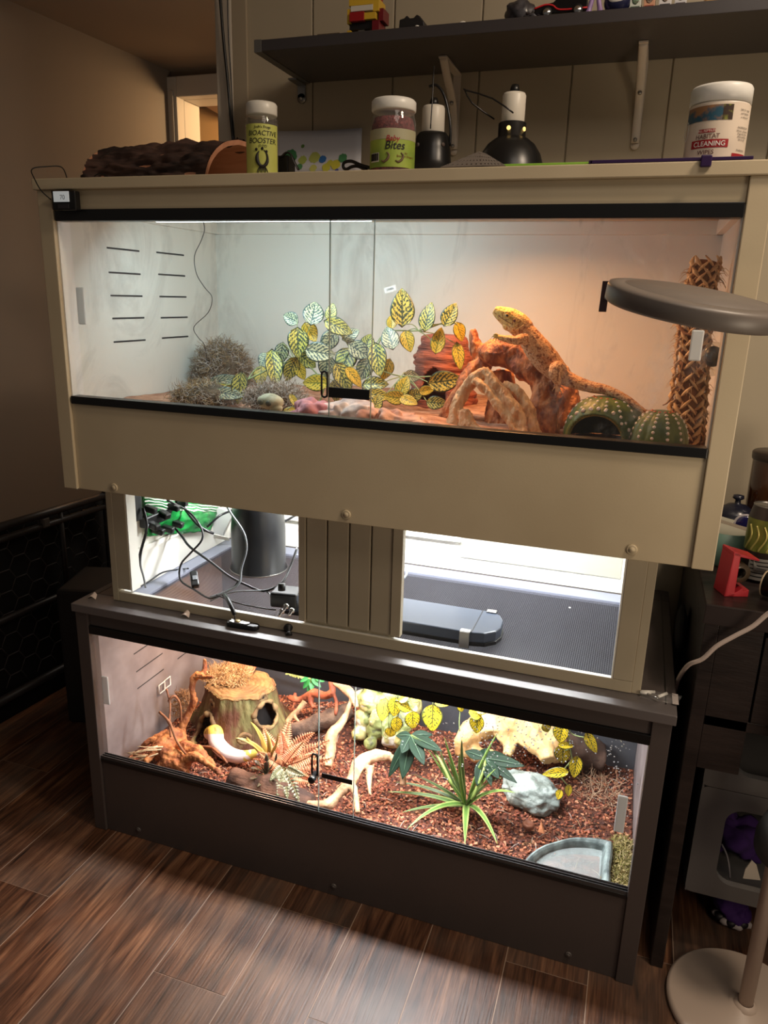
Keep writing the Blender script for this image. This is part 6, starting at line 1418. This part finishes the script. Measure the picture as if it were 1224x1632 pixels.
# grey rock
mb = MB(); c = at(845, 1272, z=.13); 
def rk(d):
    r_ = .052*(1+.18*noise.noise(d*2.2+V((3, 1, 0)))+.08*noise.noise(d*5)+.03*noise.noise(d*12)); return V((d.x*r_*1.35, d.y*r_*1.05, max(-.02, d.z*r_*.75)))
bm = bmesh.new(); bmesh.ops.create_icosphere(bm, subdivisions=5, radius=1); mb._add([R(-.35, 'Z') @ rk(v.co)+c+V((0, .012, .008)) for v in bm.verts], [tuple(v.index for v in f.verts) for f in bm.faces]); bm.free()
tag(mb.build('rock', mat('grey_rock', (168, 180, 174), .5, c2=(112, 122, 116), nscale=30, bump=.9, bscale=90)), 'light grey wet angular rock in the middle of the bark chips', 'rock')
c = at(842, 1316, z=.135); t = thing('mushroom_cap', 'small round brown cap with a ridged edge on the chips below the rock', 'cap', c)
MB().lathe([(.0001, .006), (.007, .006), (.009, .008), (.012, .005), (.012, -.003), (.0001, -.003)], c, 24).build('cap', mat('cap_brown', (130, 78, 54), .6), t)
tag(MB()._add([c+V(p) for p in ((.022, -.012, 0), (.036, -.014, 0), (.034, .002, 0), (.026, .006, .014), (.030, -.006, .008))], [(0, 1, 4), (1, 2, 4), (2, 3, 4), (3, 0, 4), (0, 3, 2, 1)]).build('wood_chip', mat('orange_chip', (190, 120, 76), .7), None, smooth=False), 'orange wood chip beside the round brown cap', 'chip')

# water bowl (quarter round, right angle at the back right)
bw = thing('water_bowl', 'grey stone-look corner water bowl at the right front glass', 'bowl', (.46, .1, .10))
BX, BY, BR = .550, .200, .176; ZR = .152
def outline(t_, off):     # closed quarter outline with a soft corner, t in 0..1
    r_ = BR-off; k = t_*4
    cx_, cy_ = BX-off, BY-BR+off; r_ = BR-2*off
    if k < 2: a = PI-(PI/2)*(k/2); return (cx_+r_*math.cos(a), cy_+r_*math.sin(a))
    if k < 3: f = k-2; return (cx_, cy_+r_*(1-f))
    f = k-3; return (cx_-r_*f, cy_)
def bowl(u, v):
    prof = [(0, .10), (0, ZR-.006), (.004, ZR), (.009, ZR+.001), (.014, ZR-.004), (.018, ZR-.022), (.026, ZR-.034), (.07, ZR-.036)]
    f = v*(len(prof)-1); i = min(int(f), len(prof)-2); o_ = prof[i][0]*(1-(f-i))+prof[i+1][0]*(f-i); z = prof[i][1]*(1-(f-i))+prof[i+1][1]*(f-i)
    x, y = outline(u % 1, o_); n_ = noise.noise(V((x*22, y*22, z*30))); return V((x+.003*n_, y+.003*n_, z+.0035*n_))
M_bowl = mat('bowl_stone', (152, 168, 166), .45, c2=(96, 108, 108), nscale=36, bump=.7, bscale=80)
mb = MB(); mb.sheet(bowl, 120, 28); mb.build('bowl', M_bowl, bw)
n_ = 60; mb = MB(); ol = [outline(i/n_, .045) for i in range(n_)]; mb._add([V((x, y, ZR-.0355)) for x, y in ol], [tuple(range(n_))]); mb.build('bowl_floor', M_bowl, bw, smooth=False)
wm = bpy.data.materials.new('water'); wm.use_nodes = True; wb = wm.node_tree.nodes['Principled BSDF']; wb.inputs['Base Color'].default_value = (.75, .85, .84, 1); wb.inputs['Roughness'].default_value = .03; wb.inputs['IOR'].default_value = 1.33; wb.inputs['Alpha'].default_value = .28
ol = [outline(i/n_, .0195) for i in range(n_)]; MB()._add([V((x, y, ZR-.016)) for x, y in ol], [tuple(range(n_))]).build('water', wm, bw, smooth=False)
mb = MB(); fibres(mb, 1500, lambda: ((lambda x, y: (V((x, y, hg(x, y)+rnd.uniform(.0, .012))), V((0, 0, 1))))(rnd.uniform(.552, .588), rnd.uniform(.03, .25))), .022, .0009, 1.2, [lin(150, 146, 80), lin(190, 170, 110), lin(116, 108, 60), lin(206, 186, 140), lin(130, 120, 66)])
tag(mb.build('green_moss', M_moss, fix=False), 'olive and tan moss strip between the bowl and the right wall', 'moss', kind='stuff')
mb = MB(); fibres(mb, 130, lambda: ((lambda x, y: (V((x, y, hg(x, y)+rnd.uniform(.0, .012))), V((0, 0, 1))))(rnd.uniform(.47, .56), rnd.uniform(.36, .50))), .05, .0008, .6, [lin(200, 170, 140), lin(170, 130, 100)])
tag(mb.build('pale_roots', M_moss, fix=False), 'thin pale roots on the chips in the back right corner', 'root', kind='stuff')

# ---------------------------------------------------------------- plants of the lower tank
def blade(parent, base, mid, tip, wd_, m, name='blade', fold=.25):
    P_ = [V(base), V(mid), V(tip)]; n = 14; vs = []; uvs = []; 
    for i in range(n+1):
        s_ = i/n; p = P_[0]*(1-s_)**2+P_[1]*2*s_*(1-s_)+P_[2]*s_*s_; d = ((P_[1]-P_[0])*(1-s_)+(P_[2]-P_[1])*s_).normalized()
        sd = d.cross((CAM-p).normalized()+V((0, 0, .8))).normalized(); nn = sd.cross(d); ww = wd_*.5*min(1, .45+s_*3)*(1-s_**2.2)**.8
        for k in (-1, -.5, 0, .5, 1): vs.append(p+sd*ww*k+nn*ww*abs(k)*fold*(-1 if nn.z < 0 else 1)); uvs.append(((k+1)/2, s_))
    fs = [(i*5+k, i*5+k+1, i*5+k+6, i*5+k+5) for i in range(n) for k in range(4)]
    mb = MB(); mb._add(vs, fs, uvs); return mb.build(name, m, parent, solid=.0006, fix=False)
def stripe_mat(name, edge, mid):
    m = bpy.data.materials.new(name); m.use_nodes = True; N = m.node_tree.nodes; L = m.node_tree.links; b = N['Principled BSDF']; b.inputs['Roughness'].default_value = .4
    uv = N.new('ShaderNodeUVMap'); sx = N.new('ShaderNodeSeparateXYZ'); L.new(uv.outputs[0], sx.inputs[0]); a = N.new('ShaderNodeMath'); a.operation = 'SUBTRACT'; a.inputs[1].default_value = .5; L.new(sx.outputs[0], a.inputs[0])
    a2 = N.new('ShaderNodeMath'); a2.operation = 'ABSOLUTE'; L.new(a.outputs[0], a2.inputs[0]); mr = N.new('ShaderNodeMapRange'); mr.inputs[1].default_value = .18; mr.inputs[2].default_value = .38; L.new(a2.outputs[0], mr.inputs[0])
    mx = N.new('ShaderNodeMix'); mx.data_type = 'RGBA'; L.new(mr.outputs[0], mx.inputs[0]); mx.inputs[6].default_value = (*s2l(mid), 1); mx.inputs[7].default_value = (*s2l(edge), 1); L.new(mx.outputs[2], b.inputs['Base Color']); return m
M_sp = stripe_mat('striped_blade', (140, 160, 88), (84, 118, 54)); M_sp2 = stripe_mat('striped_blade_dark', (120, 140, 84), (72, 92, 54))
sb = at(742, 1285, z=.132)
t = thing('spider_plant', 'green striped grass-like plant with arching blades in the middle front', 'plant', sb)
for (mx_, my_), (tx, ty), yt, w_, m_ in (((690, 1262), (618, 1262), .17, .011, 0), ((690, 1250), (625, 1246), .22, .009, 1), ((700, 1270), (648, 1322), .05, .012, 0), ((690, 1280), (640, 1295), .10, .009, 1), ((742, 1290), (741, 1346), .03, .016, 0), ((770, 1285), (793, 1346), .03, .013, 0), ((780, 1250), (822, 1264), .12, .010, 0), ((775, 1240), (800, 1240), .16, .009, 1),
    ((735, 1220), (736, 1176), .16, .011, 1), ((722, 1220), (708, 1175), .17, .010, 0), ((708, 1225), (702, 1196), .2, .009, 1), ((712, 1240), (683, 1196), .14, .009, 0), ((755, 1230), (795, 1165), .17, .010, 0), ((732, 1240), (732, 1200), .12, .013, 0), ((765, 1250), (790, 1225), .15, .009, 0), ((700, 1250), (660, 1235), .2, .008, 1), ((760, 1262), (812, 1256), .2, .009, 1), ((725, 1235), (712, 1208), .19, .010, 1)):
    blade(t, sb+V((rnd.uniform(-.006, .006), rnd.uniform(-.004, .006), 0)), at(mx_, my_, y=(sb.y+yt)/2), at(tx, ty, y=yt), w_, (M_sp, M_sp2)[m_])
# dark palmate leaves
M_dk = mat('dark_palmate', (26, 46, 32), .6, c2=(22, 40, 28), nscale=20, bump=.2, spec=.15); M_dst = mat('plant_stalk', (112, 128, 62), .5)
LB = [leaf_mesh('oval', .12, k+20) for k in range(3)]
def palmate(label, hub, y, lobes, root, rooty):
    h = at(*hub, y=y); rb = at(*root, y=rooty); t = thing('palmate_plant', label, 'plant', rb)
    for tx, ty, ty_, w_ in lobes:
        tp = at(tx, ty, y=ty_); me = random.choice(LB).copy(); me.transform(leaf_matrix(h, tp, w_, (CAM-h).normalized()+V((0, 0, .6))))
        o = link('leaf_lobe', me, M_dk, t); o.modifiers.new('solid', 'SOLIDIFY').thickness = .0006
        MB().tube([h+V((0, -.001, .001)), h.lerp(tp, .5)+V((0, -.001, .0015)), h.lerp(tp, .85)], [.0009, .0007, .0003], 5).build('midrib', mat('midrib', (70, 96, 72), .4), t)
    MB().tube([rb, rb.lerp(h, .55)+V((.01, .0, .02)), h], [.0038, .0034, .0024], 8).build('stalk', M_dst, t)
palmate('dark green palmate leaf on a stalk left of the striped grass plant', (655, 1172), .22, [(618, 1240, .16, .026), (641, 1242, .15, .034), (676, 1218, .15, .030), (704, 1196, .17, .026), (690, 1170, .24, .022), (630, 1172, .22, .020), (640, 1200, .17, .028)], (722, 1255), .14)
palmate('dark green palmate leaf shading the grey rock', (772, 1208), .22, [(740, 1196, .24, .024), (760, 1252, .16, .028), (783, 1252, .15, .02), (824, 1247, .16, .022), (836, 1220, .19, .026), (806, 1203, .24, .026), (775, 1190, .26, .026), (795, 1240, .16, .026)], (752, 1275), .15)
# yellow variegated sprays hanging from the roof
M_yl = leaf_material('yellow_leaf', (206, 176, 36), (66, 70, 30), None, .56, 8)
def spray(label, leaves, stems, y):
    t = thing('yellow_vine', label, 'plant', at(*stems[0][0], y=y))
    for l in leaves: px_leaf(t, *l[:5], l[5] if len(l) > 5 else y, M_yl, LV)
    for s_ in stems: stem(t, [at(a, b_, y=y+.004) for a, b_ in s_], .0013, M_stem)
spray('yellow variegated leaf spray hanging before the lumpy green rock', [(611, 1132, 34, 24, 190), (629, 1128, 30, 24, 185), (646, 1127, 28, 18, 120), (658, 1149, 30, 26, 175), (689, 1146, 40, 34, 183), (632, 1156, 28, 20, 180), (622, 1168, 18, 18, 190), (705, 1122, 22, 12, 95), (664, 1114, 20, 12, 90), (645, 1112, 20, 14, 60)],
      [[(690, 1105), (690, 1128)], [(664, 1106), (650, 1118), (630, 1116)], [(619, 1140), (620, 1160)], [(650, 1118), (660, 1138)], [(636, 1130), (634, 1145)], [(608, 1145), (610, 1170), (616, 1176)], [(690, 1100), (664, 1108), (645, 1104)]], .27)
spray('yellow variegated leaf pair hanging before the left end of the cream cave', [(760, 1155, 34, 24, 185), (759, 1137, 22, 26, 100), (735, 1128, 18, 14, 160), (770, 1132, 20, 14, 80)], [[(748, 1118), (757, 1130), (760, 1142)], [(735, 1118), (732, 1150), (733, 1165)]], .26)
spray('yellow variegated leaf spray hanging right of the cream cave', [(871, 1160, 18, 16, 160), (894, 1170, 30, 26, 190), (897, 1203, 32, 28, 180), (943, 1185, 34, 18, 155), (884, 1232, 40, 17, -100), (917, 1224, 34, 22, 190), (906, 1261, 20, 12, 185), (891, 1267, 16, 13, 200), (903, 1188, 24, 12, 95), (920, 1160, 22, 12, 100)],
      [[(905, 1155), (912, 1170), (935, 1176)], [(905, 1155), (908, 1190), (900, 1196)], [(908, 1190), (912, 1210), (914, 1214)], [(893, 1238), (905, 1252)], [(870, 1148), (905, 1155), (930, 1158)], [(912, 1210), (900, 1225)]], .24)
t = thing('green_sprig', 'small bright green leaf sprig hanging at the back near the stump', 'plant', at(495, 1075, y=.45))
M_gr = mat('bright_green_leaf', (52, 140, 72), .4)
for a, b_, l_, w_, an in ((488, 1090, 22, 9, 215), (497, 1091, 22, 10, 180), (504, 1088, 22, 9, 130), (493, 1098, 20, 8, 190), (509, 1083, 18, 8, 110), (485, 1083, 16, 7, 240)): px_leaf(t, a, b_, l_, w_, an, .44, M_gr, LB)
stem(t, px([(495, 1070), (496, 1080), (495, 1088)], .44), .0014, M_dst)
t = thing('pale_sprig', 'pale yellow-green trailing sprig along the back top edge', 'plant', at(470, 1074, y=.5))
for k in range(9): px_leaf(t, 458+4.5*k, 1073+1.2*k, 9, 5, rnd.uniform(0, 360), .5, mat('pale_sprig_leaf', (176, 186, 110), .5), LB)
stem(t, px([(455, 1070), (475, 1075), (498, 1080)], .5), .001, M_dst)

# ferns
def frond(parent, base, mid, tip, n, ll, wd_, m, mst, name='frond', lean=.55):
    """one arching frond: a rachis with leaflets left and right (one part; each leaflet is real geometry)"""
    P_ = [V(base), V(mid), V(tip)]; mb = MB(); rc = []
    for i in range(n+1):
        s_ = i/n; p = P_[0]*(1-s_)**2+P_[1]*2*s_*(1-s_)+P_[2]*s_*s_; d = ((P_[1]-P_[0])*(1-s_)+(P_[2]-P_[1])*s_).normalized(); rc.append(p)
        if s_ < .12: continue
        sd = d.cross((CAM-p).normalized()).normalized(); fc = (CAM-p).normalized(); L_ = ll*(math.sin(PI*min(1, .18+s_*.8)))**.7*(1.02-s_*.45)
        for k in (-1, 1):
            dd = (sd*k+d*lean+V((0, 0, -.18))).normalized(); b0 = p; t0 = p+dd*L_; pr = dd.cross(fc).normalized()*wd_*.5
            mb._add([b0-pr*.4, b0+pr*.4, b0.lerp(t0, .45)+pr+fc*.0012, t0-V((0, 0, .001)), b0.lerp(t0, .45)-pr+fc*.0012, b0.lerp(t0, .5)+fc*.0022], [(0, 1, 5), (1, 2, 5), (2, 3, 5), (3, 4, 5), (4, 0, 5)])
    o = mb.build(name, m, parent, smooth=False, fix=False); MB().tube(rc, [.0011]*len(rc), 5, sub=1).build('rachis', mst, o); return o
M_rf = mat('red_fern', (206, 118, 84), .5, c2=(226, 168, 120), nscale=40); M_rs = mat('red_rachis', (150, 90, 60), .5)
rb = at(452, 1222, z=.14); t = thing('red_fern', 'salmon red artificial fern in front of the stump', 'plant', rb)
for (mx_, my_), (tx, ty), yt in (((470, 1180), (500, 1168), .20), ((485, 1200), (524, 1180), .20), ((490, 1222), (528, 1208), .16), ((450, 1180), (462, 1148), .24), ((430, 1190), (420, 1160), .22), ((475, 1240), (500, 1245), .08), ((440, 1200), (432, 1178), .18), ((462, 1205), (484, 1182), .15), ((478, 1215), (505, 1200), .12), ((440, 1215), (412, 1198), .15), ((455, 1190), (448, 1166), .2)):
    frond(t, rb, at(mx_, my_, y=(rb.y+yt)/2), at(tx, ty, y=yt), 18, .026, .0048, M_rf, M_rs)
M_ag = stripe_mat('agave_blade', (222, 186, 104), (176, 150, 74))
ab = at(428, 1215, z=.15); t = thing('yellow_agave', 'yellow striped spiky plant beside the snake tail', 'plant', ab)
for (mx_, my_), (tx, ty), yt, w_ in (((410, 1180), (375, 1176), .12, .013), ((420, 1170), (399, 1150), .14, .013), ((432, 1180), (424, 1166), .14, .012), ((440, 1190), (444, 1168), .14, .011), ((405, 1190), (392, 1174), .13, .010)):
    blade(t, ab, at(mx_, my_, y=yt+.02), at(tx, ty, y=yt), w_, M_ag)
M_db = stripe_mat('bromeliad_blade', (76, 92, 62), (92, 60, 56)); db = at(424, 1236, z=.150)
t = thing('bromeliad', 'small dark green and maroon rosette plant on the bark log', 'plant', db)
for (mx_, my_), (tx, ty), yt, w_ in (((440, 1215), (441, 1200), .07, .012), ((410, 1222), (400, 1224), .05, .012), ((408, 1238), (397, 1242), .04, .012), ((420, 1245), (410, 1254), .03, .012), ((440, 1240), (446, 1250), .03, .012), ((426, 1212), (424, 1200), .08, .013), ((415, 1215), (404, 1212), .07, .012)):
    blade(t, db, at(mx_, my_, y=.06), at(tx, ty, y=yt), w_, M_db)
M_wf = mat('grey_fern', (176, 170, 138), .5, c2=(116, 118, 88), nscale=50); M_ws = mat('grey_rachis', (110, 110, 76), .5)
wb_ = at(452, 1222, z=.158); t = thing('grey_fern', 'pale grey green artificial fern draped over the bark log', 'plant', wb_)
for (mx_, my_), (tx, ty), yt, ll in (((448, 1245), (442, 1270), .03, .020), ((464, 1245), (476, 1276), .025, .022), ((455, 1250), (458, 1272), .025, .018), ((470, 1232), (486, 1236), .05, .016), ((440, 1228), (430, 1245), .05, .014)):
    frond(t, wb_, at(mx_, my_, y=.055), at(tx, ty, y=yt), 11, ll, .0062, M_wf, M_ws)
# droplets on the inside of the lower glass
mb = MB()
for k in range(420):
    px_, py_ = (rnd.gauss(830, 70), rnd.gauss(1180, 26)) if k < 300 else (rnd.gauss(985, 14), rnd.gauss(1165, 45))
    p = at(px_, py_, y=.0118)
    if not (.05 < p.x < .57 and .21 < p.z < .505): continue
    mb.blob(V((p.x, .0108, p.z)), (rnd.uniform(.0008, .0017),)*3, 1)
tag(mb.build('water_droplets', mat('droplet', (235, 240, 245), .05, trans=.6), None), 'fine water droplets on the inside of the lower right glass', 'droplets', kind='stuff')
